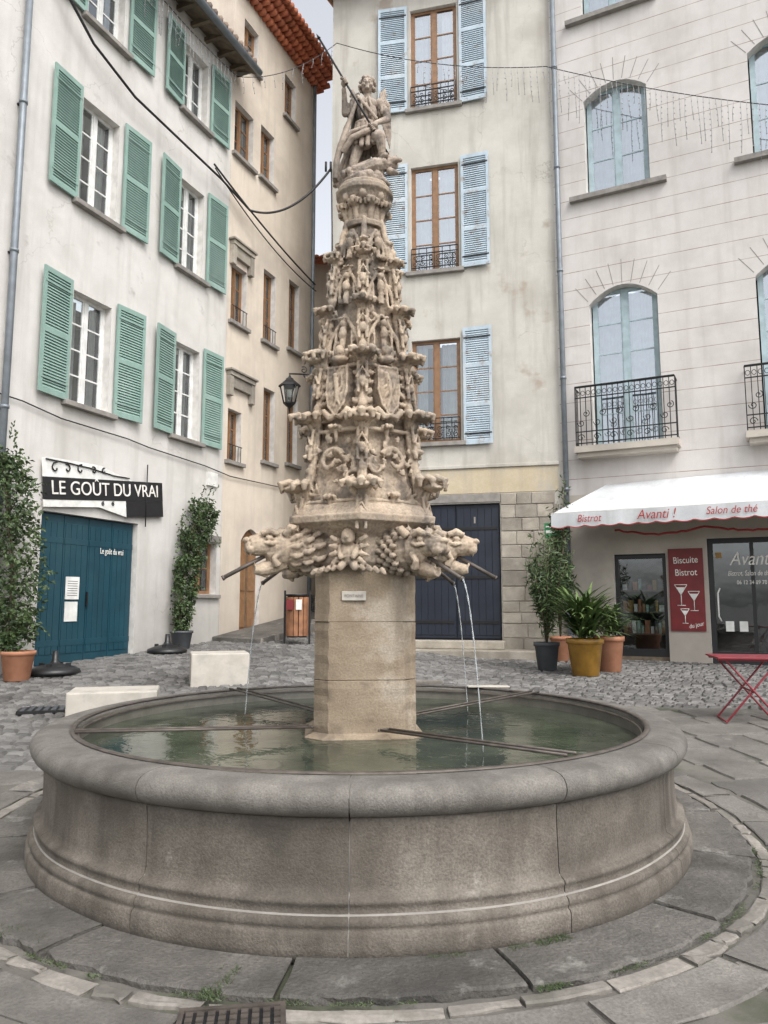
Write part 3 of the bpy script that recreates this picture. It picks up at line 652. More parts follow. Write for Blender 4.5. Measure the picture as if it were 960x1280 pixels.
def window(mb,x0,x1,z0,z1,y=.2,fr='white',rows=3,gl='glass',cur='curt',full=False,w=.055):
    d0,d1=y-.05,y
    mb.box(x0,x0+w,d0,d1,z0,z1,fr);mb.box(x1-w,x1,d0,d1,z0,z1,fr);mb.box(x0+w,x1-w,d0,d1,z0,z0+w*1.3,fr);mb.box(x0+w,x1-w,d0,d1,z1-w,z1,fr)
    xm=(x0+x1)/2
    mb.box(xm-w*.75,xm+w*.75,d0-.006,d1-.002,z0+w*1.3,z1-w,fr)
    h=(z1-w-z0-w*1.3)
    for side in (0,1):
        a,b=(x0+w,xm-w*.75) if side==0 else (xm+w*.75,x1-w)
        mb.box(a,a+.03,d0+.01,d1-.01,z0+w*1.3,z1-w,fr);mb.box(b-.03,b,d0+.01,d1-.01,z0+w*1.3,z1-w,fr)
        for r in range(1,rows):
            zz=z0+w*1.3+h*r/rows;mb.box(a+.03,b-.03,d0+.015,d1-.015,zz-.014,zz+.014,fr)
    mb.quad((x0+w,y-.02,z0+w),(x1-w,y-.02,z0+w),(x1-w,y-.02,z1-w),(x0+w,y-.02,z1-w),gl)
    if cur:
        if full: curtain(mb,x0+w,x1-w,z0+w,z1-w,y+.10,cur)
        else:
            q=(x1-x0)*random.uniform(.16,.36);q2=(x1-x0)*random.uniform(.16,.36);curtain(mb,x0+w,x0+w+q,z0+w,z1-w,y+.10,cur);curtain(mb,x1-w-q2,x1-w,z0+w,z1-w,y+.10,cur)
def shutter(mb,x0,x1,z0,z1,mat,hinge='R',ang=4,y=-.035,pan=2):
    X0=mb.X;hx=x1 if hinge=='R' else x0
    a=R_(ang)*(1 if hinge=='R' else -1)
    mb.X=X0@Matrix.Translation((hx,y,0))@Matrix.Rotation(a,4,'Z')@Matrix.Translation((-hx,0,0))
    w=.065;t=.035
    mb.box(x0,x0+w,-t,0,z0,z1,mat);mb.box(x1-w,x1,-t,0,z0,z1,mat)
    zs=[z0+(z1-z0)*i/pan for i in range(pan+1)]
    for i,z in enumerate(zs):
        c=.09;za=z if i==0 else (z-c if i==pan else z-c/2);mb.box(x0+w,x1-w,-t,0,za,za+c,mat)
    for i in range(pan):
        z=zs[i]+(.09 if i==0 else .045);ze=zs[i+1]-(.09 if i==pan-1 else .045)
        n=int((ze-z)/.05);st=(ze-z)/n
        for j in range(n):
            q=z+j*st
            mb.add([(x0+w,-t+.004,q+.004),(x1-w,-t+.004,q+.004),(x1-w,-.006,q+st*.95),(x0+w,-.006,q+st*.95),(x0+w,-t+.012,q),(x1-w,-t+.012,q),(x1-w,-.002,q+st*.8),(x0+w,-.002,q+st*.8)],[(0,1,2,3),(7,6,5,4),(0,4,5,1),(2,6,7,3)],mat)
    mb.box(x0+w,x1-w,.0,.004,z0+.09,z1-.09,mat)
    for z in (z0+.25,z1-.25): mb.box((x0+.02),(x1-.02),-t-.008,-t-.001,z-.015,z+.015,'iron' if mat=='blue' else mat)
    mb.X=X0
def sill(mb,x0,x1,z,mat='sill',p=.12): mb.box(x0,x1,-p,.1,z-.09,z,mat)
# --- shuttered house
hA=empty('shuttered_townhouse',FA)
cols_=[(.58,1.50),(3.36,4.18)]
rowsA=[(4.98,6.95),(8.58,10.55),(12.12,13.68)]
ops=[(a,b,c,d) for a,b in cols_ for c,d in rowsA]+[(-3.2,-2.2,c,d) for c,d in rowsA]+[(.15,2.44,.3,3.05),(4.15,5.0,1.75,2.85)]
mb=MB();wallgrid(mb,-14,5.15,-.3,14.35,ops,'plA')
mb.quad((-14,0,-.3),(-14,8,-.3),(-14,8,14.35),(-14,0,14.35),'plA')
mb.quad((5.15,8,12),(5.15,0,12),(5.15,0,14.35),(5.15,8,14.35),'plA')
mb.obj('walls',hA)
mb=MB()
for a,b in cols_+[(-3.2,-2.2)]:
    for c,d in rowsA: window(mb,a,b,c,d,.21,'white',4 if d-c>1.8 else 3,'glass','curt')
window(mb,4.15,5.0,1.75,2.85,.21,'brown',2,'glass',None)
mb.obj('windows',hA)
mb=MB()
for (a,b) in ((-.17,.50),(1.60,2.30),(2.64,3.29),(4.27,4.95),(-3.95,-3.3),(-2.1,-1.45)):
    for c,d in rowsA: shutter(mb,a,b,c-.03,d+.12,'green','R' if a in(-.17,2.64,-3.95) else 'L',random.uniform(2,9))
mb.obj('green_shutters',hA)
mb=MB()
for a,b in cols_+[(-3.2,-2.2)]:
    for c,d in rowsA: sill(mb,a-.16,b+.16,c-.02)
mb.box(4.05,5.1,-.06,.05,2.87,3.02,'sill');mb.box(4.05,5.1,-.08,.1,1.66,1.74,'sill')
mb.obj('window_sills',hA,bevel=.01)
mb=MB()
mb.box(.15,2.44,.16,.20,.3,3.05,'teal')
for i in range(4):
    x0=.17+i*.565
    mb.box(x0,x0+.55,.10,.155,.56,3.03,'teal')
    for k in range(4): mb.box(x0+.03+k*.125,x0+.03+k*.125+.115,.088,.0995,.72,2.90,'teal')
    mb.box(x0+.01,x0+.54,.082,.0875,.85,.95,'teal');mb.box(x0+.01,x0+.54,.082,.0875,2.55,2.65,'teal')
mb.box(1.27,1.30,.05,.08,1.5,1.75,'iron')
mb.box(.1,2.5,-.12,.3,.44,.545,'sill')
mb.obj('teal_garage_door',hA,bevel=.003)
po=MB();po.box(.80,1.10,.068,.0805,1.62,2.0,'paper');po.box(.80,1.08,.068,.0805,1.25,1.58,'paper')
for i in range(7): po.box(.84,1.06,.0665,.0675,1.68+i*.04,1.69+i*.04,'grey')
po.obj('paper_notices',hA)
text('Le goût du vrai','door_lettering',.15,'whitetext',hA,(1.85,.066,2.48),.65,ext=.002)
mb=MB()
mb.quad((-14,-.55,14.15),(5.35,-.55,14.15),(5.35,.0,14.36),(-14,.0,14.36),'wood')
for i in range(39):
    x=-14+i*.5;mb.box(x,x+.09,-.5,.0,14.17,14.28,'wood')
mb.tube([(-14,-.6,14.2),(5.4,-.6,14.2)],.08,'zinc',10)
mb.add([(-14,-.6,14.25),(5.4,-.6,14.25),(5.4,4,16.1),(-14,4,16.1),(-14,8.4,14.2),(5.4,8.4,14.2)],[(0,1,2,3),(3,2,5,4)],'tileg')
for i in range(int(19.4/.2)):
    x=-14+i*.2+.1;mb.tube([(x,-.66,14.28),(x,4,16.15)],.075,'tileg',6)
mb.add([(5.33,-.55,14.2),(5.33,8.3,14.2),(5.33,4,16.05)],[(0,1,2)],'plA')
mb.obj('roof',hA)
mb=MB();mb.tube([(-.78,-.12,.5),(-.78,-.12,14.1)],.055,'zinc',12)
for z in (2,4.5,7,9.5,12): mb.tube([(-.78,-.12,z),(-.78,-.12,z+.05)],.068,'zinc',12);mb.box(-.80,-.76,-.12,.02,z,z+.03,'iron')
mb.tube([(2.55,-.08,4.2),(2.55,-.08,3.0)],.012,'cable',6)
mb.obj('drainpipe',hA)
mb=MB();mb.box(4.55,4.9,-.05,-.0,4.1,4.4,'paper');mb.obj('wall_utility_box',hA)
# --- red roofed house
h2=empty('red_roofed_townhouse',FA)
w2=[(5.28,6.1,12.25,13.6),(6.45,7.1,12.3,13.7),(5.3,5.95,8.1,9.5),(5.3,5.85,4.8,6.0),(6.72,7.3,8.1,9.95),(6.82,7.36,5.05,6.9),(8.0,8.55,8.3,10.2),(8.0,8.55,5.2,7.0),(5.6,6.25,14.9,16.0),(7.6,8.2,14.7,15.9)]
dr=(5.95,6.8,.5,3.3,.3)
mb=MB();wallgrid(mb,5.153,9.3,-.3,16.8,w2+[dr],'plA2',.2,'reveal')
mb.quad((9.3,0,-.3),(9.3,8,-.3),(9.3,8,16.8),(9.3,0,16.8),'plA2');mb.quad((5.153,8,14),(5.153,0,14),(5.153,0,16.8),(5.153,8,16.8),'plA2')
mb.obj('walls',h2)
mb=MB()
for o in w2: window(mb,*o,.19,'brown',3,'glass','curt')
mb.box(5.95,6.8,.12,.18,.5,3.3,'brown');mb.box(6.36,6.39,.10,.12,.8,3.0,'wood')
for x in (6.0,6.42): mb.box(x,x+.33,.10,.12,1.0,1.7,'brown');mb.box(x,x+.33,.10,.12,1.85,2.8,'brown')
mb.obj('windows_and_door',h2)
mb=MB()
for o in w2: sill(mb,o[0]-.1,o[1]+.1,o[2]-.01,'sill',.1)
for z,x0,x1 in ((9.55,5.2,6.1),(6.4,5.2,6.25)):
    mb.box(x0,x1,-.14,.02,z+.35,z+.45,'quoin');mb.box(x0+.05,x1-.05,-.09,.02,z+.1,z+.345,'quoin');mb.box(x0,x0+.14,-.12,.02,z-.12,z+.345,'quoin');mb.box(x1-.14,x1,-.12,.02,z-.12,z+.345,'quoin')
    mb.box(x0-.05,x1+.05,-.18,.02,z+.452,z+.5,'quoin')
for o in w2[2:5]:
    for k in range(5):
        x=o[0]+.05+k*(o[1]-o[0]-.1)/4;mb.box(x-.008,x+.008,-.05,-.034,o[2],o[2]+.35,'iron')
    mb.box(o[0],o[1],-.052,-.03,o[2]+.35,o[2]+.37,'iron')
mb.obj('carved_lintels_and_sills',h2,bevel=.012)
mb=MB()
n=int(4.5/.19)
for row,(yy,zz) in enumerate(((-.14,16.62),(-.30,16.78),(-.46,16.94))):
    for i in range(n+1):
        x=5.1+i*.19+(row%2)*.095;mb.tube([(x,.05,zz),(x,yy-.05,zz)],.078,'tile',10)
    mb.box(5.1,9.42,yy,.05,zz+.045,zz+.10,'plA2')
for i in range(n+1):
    x=5.1+i*.19;mb.tube([(x,-.66,17.06),(x,4,18.9)],.085,'tile',8)
mb.add([(5.1,-.6,17.05),(9.45,-.6,17.05),(9.45,4,18.87),(5.1,4,18.87),(5.1,8.6,17),(9.45,8.6,17)],[(0,1,2,3),(3,2,5,4)],'tile')
mb.add([(9.3,0,16.8),(9.3,8,16.8),(9.3,4,18.8)],[(0,1,2)],'plA2');mb.add([(5.16,0,16.8),(5.16,8,16.8),(5.16,4,18.8)],[(0,1,2)],'plA2')
mb.obj('roof',h2)
mb=MB();mb.tube([(9.15,-.1,.9),(9.15,-.1,16.6)],.05,'zinc',10);mb.obj('drainpipe',h2)
mb=MB()
pts=[(4.9,-1.15),(6.2,-1.35),(9.2,-1.0),(9.2,-.01),(4.9,-.01)]
lo=[];hi=[]
for x,y in pts:
    p=FA@Vector((x,y,0));z=g(p.x,p.y);h=.10+.05*(x-4.9)/1.0 if x<6.5 else .26
    lo.append((x,y,z-.05));hi.append((x,y,z+h))
mb.add(lo+hi,[(5,6,7,8,9),(0,1,6,5),(1,2,7,6),(2,3,8,7),(3,4,9,8),(4,0,5,9)],'ring')
for i in range(9):
    x=5.0+i*.46;p=FA@Vector((x,-1.2,0));zz=g(p.x,p.y)
    mb.box(x,x+.42,-1.42+.08*abs(i-3),-1.30+.08*abs(i-3),zz-.05,zz+.10+min(.2,.04*i),'curb')
mb.obj('stone_ramp_kerb',None,FA,bevel=.015)
# --- alley house
hf=empty('alley_house',Matrix.Translation((-1.2,25.5,0))@Matrix.Rotation(R_(8),4,'Z'))
mb=MB();fo=[(-1.0,-.3,9.8,11.3),(-1.0,-.3,6.2,7.8),(.5,1.2,9.8,11.3),(.5,1.2,6.2,7.8),(-1.1,-.2,1.0,3.4)]
wallgrid(mb,-4,3,0,13.4,fo,'plA2');mb.quad((-4,0,0),(-4,0,13.4),(-4,7,13.4),(-4,7,0),'plA2');mb.quad((3,0,0),(3,7,0),(3,7,13.4),(3,0,13.4),'plA2');mb.obj('walls',hf)
mb=MB()
for o in fo[:4]: window(mb,*o,.2,'brown',3)
mb.box(-1.1,-.2,.14,.2,1.0,3.4,'brown');mb.obj('windows_and_door',hf)
mb=MB();mb.add([(-4.3,-.6,13.3),(3.3,-.6,13.3),(3.3,3.5,15.2),(-4.3,3.5,15.2),(-4.3,7.6,13.3),(3.3,7.6,13.3)],[(0,1,2,3),(3,2,5,4)],'tile')
for i in range(38): mb.tube([(-4.2+i*.2,-.65,13.36),(-4.2+i*.2,3.5,15.25)],.08,'tile',6)
mb.obj('roof',hf)
# --- blue shuttered house
hC=empty('blue_shuttered_townhouse',FC)
wC=[(2.02,3.18,13.62,16.3),(2.02,3.18,9.42,12.1),(2.02,3.18,5.25,7.72)]
dC=(2.0,4.03,.5,3.80)
mb=MB();wallgrid(mb,0,5.4,-.2,17.3,wC+[dC],'plC',.2)
mb.quad((0,0,-.2),(0,0,17.3),(0,9,17.3),(0,9,-.2),'plC')
mb.obj('walls',hC)
mb=MB()
for i,o in enumerate(wC): window(mb,*o,.15,'brown',4,'glassR' if i<2 else 'glass','curt',False,w=.07)
mb.obj('windows',hC)
mb=MB()
for i,(z0,z1) in enumerate(((13.58,16.4),(9.4,12.2),(5.15,7.92))):
    shutter(mb,1.22,1.95,z0,z1,'blue','R',random.uniform(2,5),pan=3);shutter(mb,3.25,3.92,z0,z1,'blue','L',random.uniform(3,9),pan=3)
mb.obj('blue_shutters',hC)
mb=MB()
for o in wC:
    z=o[2];mb.box(o[0]-.12,o[1]+.12,-.1,.08,z-.1,z-.0,'sill')
mb.obj('window_sills',hC,bevel=.01)
def scroll(mb,cx,cz,y,r,d,rot,t=.009,turn=8,n=20):
    mb.tube([(cx+d*r*(1-.8*i/n)*math.cos(rot+turn*i/n),y,cz+r*(1-.8*i/n)*math.sin(rot+turn*i/n)) for i in range(n+1)],t,'iron',5)
mb=MB()
for o in wC:
    x0,x1,z=o[0]+.02,o[1]-.02,o[2]+.03;h=.52;y=-.06
    for zz in (z+.04,z+h*.75,z+h): mb.box(x0,x1,y-.012,y+.012,zz,zz+.02,'iron')
    for k in range(7):
        x=x0+(x1-x0)*k/6;mb.box(x-.008,x+.008,y-.008,y+.008,z,z+h,'iron')
    for k in range(6):
        x=x0+(x1-x0)*(k+.5)/6
        scroll(mb,x,z+.14,y,.07,1 if k%2 else -1,1.5);scroll(mb,x,z+.29,y,.06,-1 if k%2 else 1,-1.5)
mb.obj('wrought_iron_railings',hC)
mb=MB()
mb.box(2.0,5.33,-.012,.02,4.02,4.60,'ochre');mb.box(0.0,5.35,-.05,.02,4.602,4.68,'plC')
rq=random.Random(2);z=.2
while z<3.9:
    h=rq.uniform(.24,.34);x=4.05
    while x<5.3:
        w=min(rq.uniform(.3,.55),5.3-x)
        if w>.08: mb.box(x,x+w-.012,-.035+rq.uniform(-.006,.006),.02,z,z+h-.014,'quoin')
        x+=w
    z+=h
mb.box(1.72,1.99,-.02,.02,.4,3.9,'quoin');mb.box(1.72,4.04,-.025,.02,3.82,4.015,'sill')
mb.obj('stone_quoins_and_band',hC,bevel=.012)
mb=MB()
mb.box(2.0,4.03,.12,.17,.5,3.80,'navy')
for k in range(2):
    x0=2.03+k*1.0;mb.box(x0,x0+.975,.085,.119,.78,3.77,'navy')
    for j in range(6): mb.box(x0+.02+j*.157,x0+.02+j*.157+.15,.070,.0845,.85,3.70,'navy')
    for zz in (1.1,2.1,3.2): mb.box(x0+.04,x0+.93,.055,.0695,zz,zz+.07,'iron')
for x in (2.35,3.45): mb.box(x-.02,x+.02,.06,.0695,3.35,3.5,'sill')
mb.obj('dark_carriage_door',hC,bevel=.003)
mb=MB();mb.box(1.6,5.2,-.75,.0,.2,.56,'quoin');mb.box(1.9,4.1,-.35,.08,.562,.74,'quoin');mb.obj('stone_steps',hC,bevel=.02)
mb=MB()
mb.quad((-.4,-.45,17.25),(5.4,-.45,17.25),(5.4,0,17.4),(-.4,0,17.4),'wood')
mb.tube([(-.45,-.5,17.25),(5.4,-.5,17.25)],.08,'zinc',10)
for i in range(15): mb.box(-.3+i*.4,-.2+i*.4,-.4,0,17.2,17.3,'wood')
mb.add([(-.45,-.5,17.3),(5.4,-.5,17.3),(5.4,4.5,19.3),(-.45,4.5,19.3),(5.4,9.2,17.3),(-.45,9.2,17.3)],[(0,1,2,3),(3,2,4,5)],'tileg')
mb.add([(0,0,17.3),(0,9,17.3),(0,4.5,19.2)],[(0,1,2)],'plC')
for i in range(29): mb.tube([(-.4+i*.2,-.55,17.33),(-.4+i*.2,4.5,19.35)],.075,'tileg',6)
mb.obj('roof',hC)
# --- bistro building
hR=empty('bistro_townhouse',FR)
wR=[(.76,2.10,15.1,17.4,.3),(.74,2.12,10.72,13.32,.3),(.72,2.16,4.9,8.5,.35),(4.15,5.5,15.1,17.4,.3),(4.15,5.5,10.72,13.32,.3),(4.05,5.5,4.9,8.5,.35)]
mb=MB();wallgrid(mb,0,12,3.9,18.6,wR,'plR',.28)
gd=[(1.05,2.09,.38,2.58),(2.88,4.5,.36,2.85),(5.2,7.2,.9,2.8)]
wallgrid(mb,0,12,-.2,3.9,gd,'plR2',.2)
mb.quad((12,0,-.2),(12,9,-.2),(12,9,18.6),(12,0,18.6),'plR');mb.quad((0,9,16.5),(0,0,16.5),(0,0,18.6),(0,9,18.6),'plR')
mb.obj('walls',hR)
mb=MB()
for o in wR: window(mb,o[0]+.03,o[1]-.03,o[2],o[3]-.02,.27,'palef',5 if o[3]-o[2]>3 else 3,'glassR','curtb',True,w=.08)
mb.obj('windows',hR)
mb=MB()
for o in wR:
    if o[2]>9: mb.box(o[0]-.36,o[1]+.34,-.13,.1,o[2]-.11,o[2]-.0,'sill')
    else: mb.box(o[0]-.33,o[1]+.33,-.42,.1,o[2]-.14,o[2]-.005,'plR2');mb.box(o[0]-.28,o[1]+.28,-.34,.05,o[2]-.24,o[2]-.142,'plR2')
    xm=(o[0]+o[1])/2;hw=(o[1]-o[0])/2;top=o[3]
    for i in range(9):
        f=-1+2*i/8;p0=Vector((xm+f*(hw+.02),-.003,top-.3*f*f+.03));dd=Vector((f*.75,0,1)).normalized()
        p1=p0+dd*(.55-.1*abs(f));nn=Vector((dd.z,0,-dd.x))*.007
        mb.add([p0-nn,p0+nn,p1+nn,p1-nn],[(0,1,2,3)],'sill')
mb.obj('sills_and_voussoir_joints',hR)
mb=MB()
for (x0,x1) in ((.42,2.46),(3.75,5.8)):
    z=4.9;y=-.36;h=1.28
    for zz in (z+.05,z+.30,z+1.05,z+h): mb.box(x0,x1,y-.012,y+.012,zz,zz+.022,'iron')
    mb.box(x0,x1,y-.025,y+.025,z+h+.022,z+h+.04,'iron')
    for xx in (x0,x1):
        for zz in (z+.05,z+h): mb.box(xx-.01,xx+.01,y,.02,zz,zz+.022,'iron')
        for yy in (-.25,-.13): mb.box(xx-.008,xx+.008,yy-.008,yy+.008,z,z+h,'iron')
    n=18
    for k in range(n+1):
        x=x0+(x1-x0)*k/n;mb.box(x-.008,x+.008,y-.008,y+.008,z,z+h,'iron')
    for k in range(n):
        x=x0+(x1-x0)*(k+.5)/n;mb.tube([(x+.04*math.cos(a),y,z+1.16+.05*math.sin(a)) for a in [i*.6 for i in range(11)]],.007,'iron',5)
    for k in range(6):
        x=x0+(x1-x0)*(k+.5)/6;scroll(mb,x-.06,z+.18,y-.015,.08,1,0);scroll(mb,x+.06,z+.7,y-.015,.08,-1,2);scroll(mb,x-.05,z+.5,y-.015,.08,1,3)
mb.obj('wrought_iron_balcony',hR)
mb=MB();mb.tube([(.12,-.11,.4),(.12,-.11,18.4)],.058,'zinc',12)
for z in (1.5,4,6.5,9,11.5,14,16.5): mb.tube([(.12,-.11,z),(.12,-.11,z+.06)],.072,'zinc',12)
mb.tube([(.12,-.11,.45),(.12,-.11,1.9)],.066,'zinc',12);mb.obj('drainpipe',hR)
mb=MB();mb.box(-.3,12.3,-.5,.1,18.5,18.65,'wood')
mb.add([(0,-.5,18.65),(12.3,-.5,18.65),(12.3,4.5,20.6),(0,4.5,20.6),(12.3,9,18.6),(0,9,18.6)],[(0,1,2,3),(3,2,4,5)],'tileg');mb.obj('roof',hR)
mb=MB()
mb.box(1.05,2.09,.10,.16,.38,.46,'wood')
for (a,b,c,d) in ((1.05,1.13,.46,2.58),(2.01,2.09,.46,2.58),(1.13,2.01,2.48,2.58),(1.13,2.01,.46,.62)): mb.box(a,b,.10,.16,c,d,'black')
mb.quad((1.13,.13,.62),(2.01,.13,.62),(2.01,.13,2.48),(1.13,.13,2.48),'glass')
for z in (.9,1.35,1.8): mb.box(1.13,2.01,.22,.42,z,z+.03,'wood')
rs=random.Random(9)
for z in (.93,1.38,1.83):
    x=1.17
    while x<1.95:
        w=rs.uniform(.05,.1);mb.box(x,x+w,.24,.34,z,z+rs.uniform(.1,.28),rs.choice(['paper','yellow','bistro_red','terra','grey','green']));x+=w+.02
for (a,b,c,d) in ((2.88,2.98,.36,2.85),(4.4,4.5,.36,2.85),(2.98,4.4,2.75,2.85),(2.98,4.4,.36,.6),(3.65,3.72,.6,2.75)): mb.box(a,b,.08,.16,c,d,'black')
mb.quad((2.98,.13,.6),(3.65,.13,.6),(3.65,.13,2.75),(2.98,.13,2.75),'glass');mb.quad((3.72,.13,.6),(4.4,.13,.6),(4.4,.13,2.75),(3.72,.13,2.75),'glass')
mb.tube([(3.08,.04,1.2),(3.04,.0,1.3),(3.04,.0,1.75),(3.08,.04,1.85)],.016,'paper',8)
for (a,b) in ((3.15,3.3),(3.4,3.55)): mb.box(a,b,.117,.1285,1.0,1.2,'paper')
mb.box(3.02,3.14,.117,.1285,2.45,2.57,'yellow')
mb.box(5.2,7.2,.10,.15,.9,2.8,'black')
mb.obj('shopfront',hR)
text('Avanti','window_lettering',.38,'whitetext',hR,(3.66,.06,2.42),.78,shear=.3,ext=.002)
text('Bistrot, Salon de thé','window_lettering_small',.14,'whitetext',hR,(3.62,.06,2.14),.66,shear=.2,ext=.002)
text('06 12 34 89 70','window_phone',.11,'whitetext',hR,(3.66,.06,1.96),.8,ext=.002)
aw=empty('bistro_awning',FR)
mb=MB();n=24
TL,TR=Vector((.95,-.02,4.08)),Vector((7.5,-.02,4.25));BL,BR=Vector((.10,-1.4,3.34)),Vector((7.5,-1.55,3.40))
G=[]
for i in range(n+1):
    f=i/n
    for j in range(7):
        q=j/6;p=TL.lerp(TR,f).lerp(BL.lerp(BR,f),q);p.z-=.05*math.sin(q*math.pi)+.014*math.sin(f*40)*q;G.append(p)
mb.add(G,[(i*7+j,i*7+j+1,(i+1)*7+j+1,(i+1)*7+j) for i in range(n) for j in range(6)],'awning',True)
m=180;vt=[]
for i in range(m+1):
    f=i/m;p=BL.lerp(BR,f);z=p.z-.26-.035*abs(math.sin(f*math.pi*22));yy=p.y-.01+.014*math.sin(f*60)
    vt+=[(p.x,p.y-.005,p.z+.005),(p.x,yy,z)]
mb.add(vt,[(2*i,2*i+1,2*i+3,2*i+2) for i in range(m)],'awning',True)
vt=[]
for i in range(m+1):
    f=i/m;p=BL.lerp(BR,f);z=p.z-.26-.035*abs(math.sin(f*math.pi*22));yy=p.y-.013+.014*math.sin(f*60);vt+=[(p.x,yy,z+.014),(p.x,yy,z-.004)]
mb.add(vt,[(2*i,2*i+1,2*i+3,2*i+2) for i in range(m)],'redtext',True)
mb.add([TL,BL,(BL.x,BL.y,BL.z-.24),(.6,-.7,3.45),(TL.x,TL.y,TL.z-.15)],[(0,1,2,3,4)],'awning')
mb.tube([BL+Vector((0,.02,-.0)),BR+Vector((0,.02,0))],.025,'paper',8)
for x in (1.5,5): mb.tube([(x,-.02,3.3),(x,-1.4,3.36)],.02,'paper',8)
mb.obj('canopy',aw)
text('Bistrot','lettering_bistrot',.21,'redtext',aw,(.86,-1.464,3.215),.8,shear=.25,ext=.001)
text('Avanti !','lettering_avanti',.26,'redtext',aw,(2.12,-1.489,3.23),.85,shear=.25,ext=.001)
text('Salon de thé','lettering_salon',.20,'redtext',aw,(3.42,-1.512,3.24),.85,shear=.25,ext=.001)
mb=MB();pts=[]
for i in range(60):
    f=i/59;pts.append((1.2+f*5,-.6,3.05-.12*abs(math.sin(f*9))+random.uniform(-.015,.015)))
mb.tube(pts,.022,'redtext',5);mb.obj('red_garland',aw)
sg=empty('bistro_menu_board',FR)
mb=MB();mb.box(2.14,2.80,-.04,-.005,1.0,2.66,'bistro_red');mb.box(2.17,2.77,-.046,-.0405,1.03,2.63,'bistro_red')
def glassd(cx,cz,s):
    mb.tube([(cx-.09*s,-.052,cz+.16*s),(cx,-.052,cz),(cx+.09*s,-.052,cz+.16*s)],.008,'whitetext',5);mb.tube([(cx-.09*s,-.052,cz+.16*s),(cx+.09*s,-.052,cz+.16*s)],.008,'whitetext',5);mb.tube([(cx,-.052,cz),(cx,-.052,cz-.16*s)],.008,'whitetext',5);mb.tube([(cx-.06*s,-.052,cz-.16*s),(cx+.06*s,-.052,cz-.16*s)],.008,'whitetext',5)
    mb.add([(cx-.07*s,-.05,cz+.12*s),(cx,-.05,cz),(cx+.07*s,-.05,cz+.12*s)],[(0,1,2)],'paper')
glassd(2.36,1.72,1.3);glassd(2.6,1.6,1.2);glassd(2.42,1.3,.9);mb.obj('board',sg)
text('Biscuite','line_1',.19,'whitetext',sg,(2.47,-.052,2.42),.8,rot=.04);text('Bistrot','line_2',.19,'whitetext',sg,(2.47,-.052,2.17),.8,rot=.02);text('du jour','line_3',.12,'whitetext',sg,(2.62,-.052,1.12),.8,rot=.25,shear=.2)
ss=empty('shop_sign',FA@Matrix.Translation((0.12,-.06,3.22))@Matrix.Rotation(-R_(6.3),4,'Y'))
mb=MB();mb.box(0,2.93,-.02,.02,0,.37,'black');mb.box(1.9,2.93,-.018,.018,-.30,-.002,'black')
mb.box(-.02,1.89,-.012,.012,-.12,-.002,'paper');mb.add([(1.2,-.013,-.12),(1.89,-.013,-.12),(1.89,-.013,-.30)],[(0,2,1)],'paper')
mb.add([(-.02,-.004,.372),(2.1,-.004,.372),(1.6,-.004,.52),(1.3,-.004,.62),(.1,-.004,.70),(-.02,-.004,.68)],[(0,1,2,3,4,5)],'paper')
for cx,d,r in ((.25,1,.10),(.5,-1,.08),(.8,1,.09),(1.1,-1,.07),(1.35,1,.06)): scroll(mb,cx,.52,-.02,r,d,1.2,.012,5)
mb.tube([(.05,-.02,.66),(.5,-.02,.62),(1.0,-.02,.56),(1.6,-.02,.45),(2.0,-.02,.42)],.012,'iron',5)
for cx in (1.3,1.55): scroll(mb,cx,-.06,-.02,.04,1,1,.008)
mb.obj('sign_panel',ss)
text('LE GOÛT DU VRAI','sign_lettering',.33,'whitetext',ss,(1.46,-.03,.185),.98)
FL=Matrix.Translation((-1.33,17.72,0))
lamp=empty('wall_lantern',FL)
mb=MB()
mb.tube([(.0,0,7.02),(-.95,-.12,7.02)],.02,'iron',8);mb.box(-.0,.05,-.05,.05,6.55,7.2,'iron')
mb.tube([(0,0,6.6),(-.25,-.03,6.68),(-.5,-.06,6.85),(-.6,-.07,7.0)],.016,'iron',8)
X0=mb.X;mb.X=Matrix.Translation((-.2,-.04,6.86));scroll(mb,0,0,0,.1,1,1,.012);mb.X=Matrix.Translation((-.6,-.08,7.12));scroll(mb,0,0,0,.09,-1,1,.012);mb.X=X0
c=Vector((-.93,-.12,0))
mb.tube([c+Vector((0,0,7.02)),c+Vector((0,0,6.92))],.015,'iron',6)
def lan(lv,mat):
    vs=[];fs=[]
    for r,z in lv: vs+=[c+Vector((r*math.cos(a*math.pi/3),r*math.sin(a*math.pi/3),z)) for a in range(6)]
    for i in range(len(lv)-1):
        for j in range(6): fs.append((i*6+j,i*6+(j+1)%6,(i+1)*6+(j+1)%6,(i+1)*6+j))
    mb.add(vs,fs,mat)
lan([(.01,7.0),(.04,6.93),(.09,6.90),(.10,6.87),(.26,6.74),(.27,6.70),(.235,6.70)],'iron');lan([(.22,6.70),(.13,6.30)],'glass');lan([(.14,6.31),(.14,6.28),(.08,6.22),(.03,6.18),(.01,6.10)],'iron')
for a in range(6):
    d=Vector((math.cos(a*math.pi/3),math.sin(a*math.pi/3),0));mb.tube([c+d*.225+Vector((0,0,6.71)),c+d*.135+Vector((0,0,6.29))],.014,'iron',5)
mb.ell(c+Vector((0,0,6.52)),(.05,.05,.09),'curt');mb.obj('lantern',lamp)
def sag(a,b,s,n=24):
    a,b=Vector(a),Vector(b);return [a.lerp(b,i/n)-Vector((0,0,4*s*(i/n)*(1-i/n))) for i in range(n+1)]
mb=MB()
A3=lambda x,y,z: FA@Vector((x,y,z))
cA=[A3(-.9,-.2,12.9),A3(-.1,-.2,11.95),A3(.55,-.2,11.5),A3(1.65,-.2,11.2),A3(3.0,-.2,11.15),A3(4.5,-.2,11.1),A3(5.7,-.2,10.95)]
cc=Vector((-1.33,17.75,12.35))
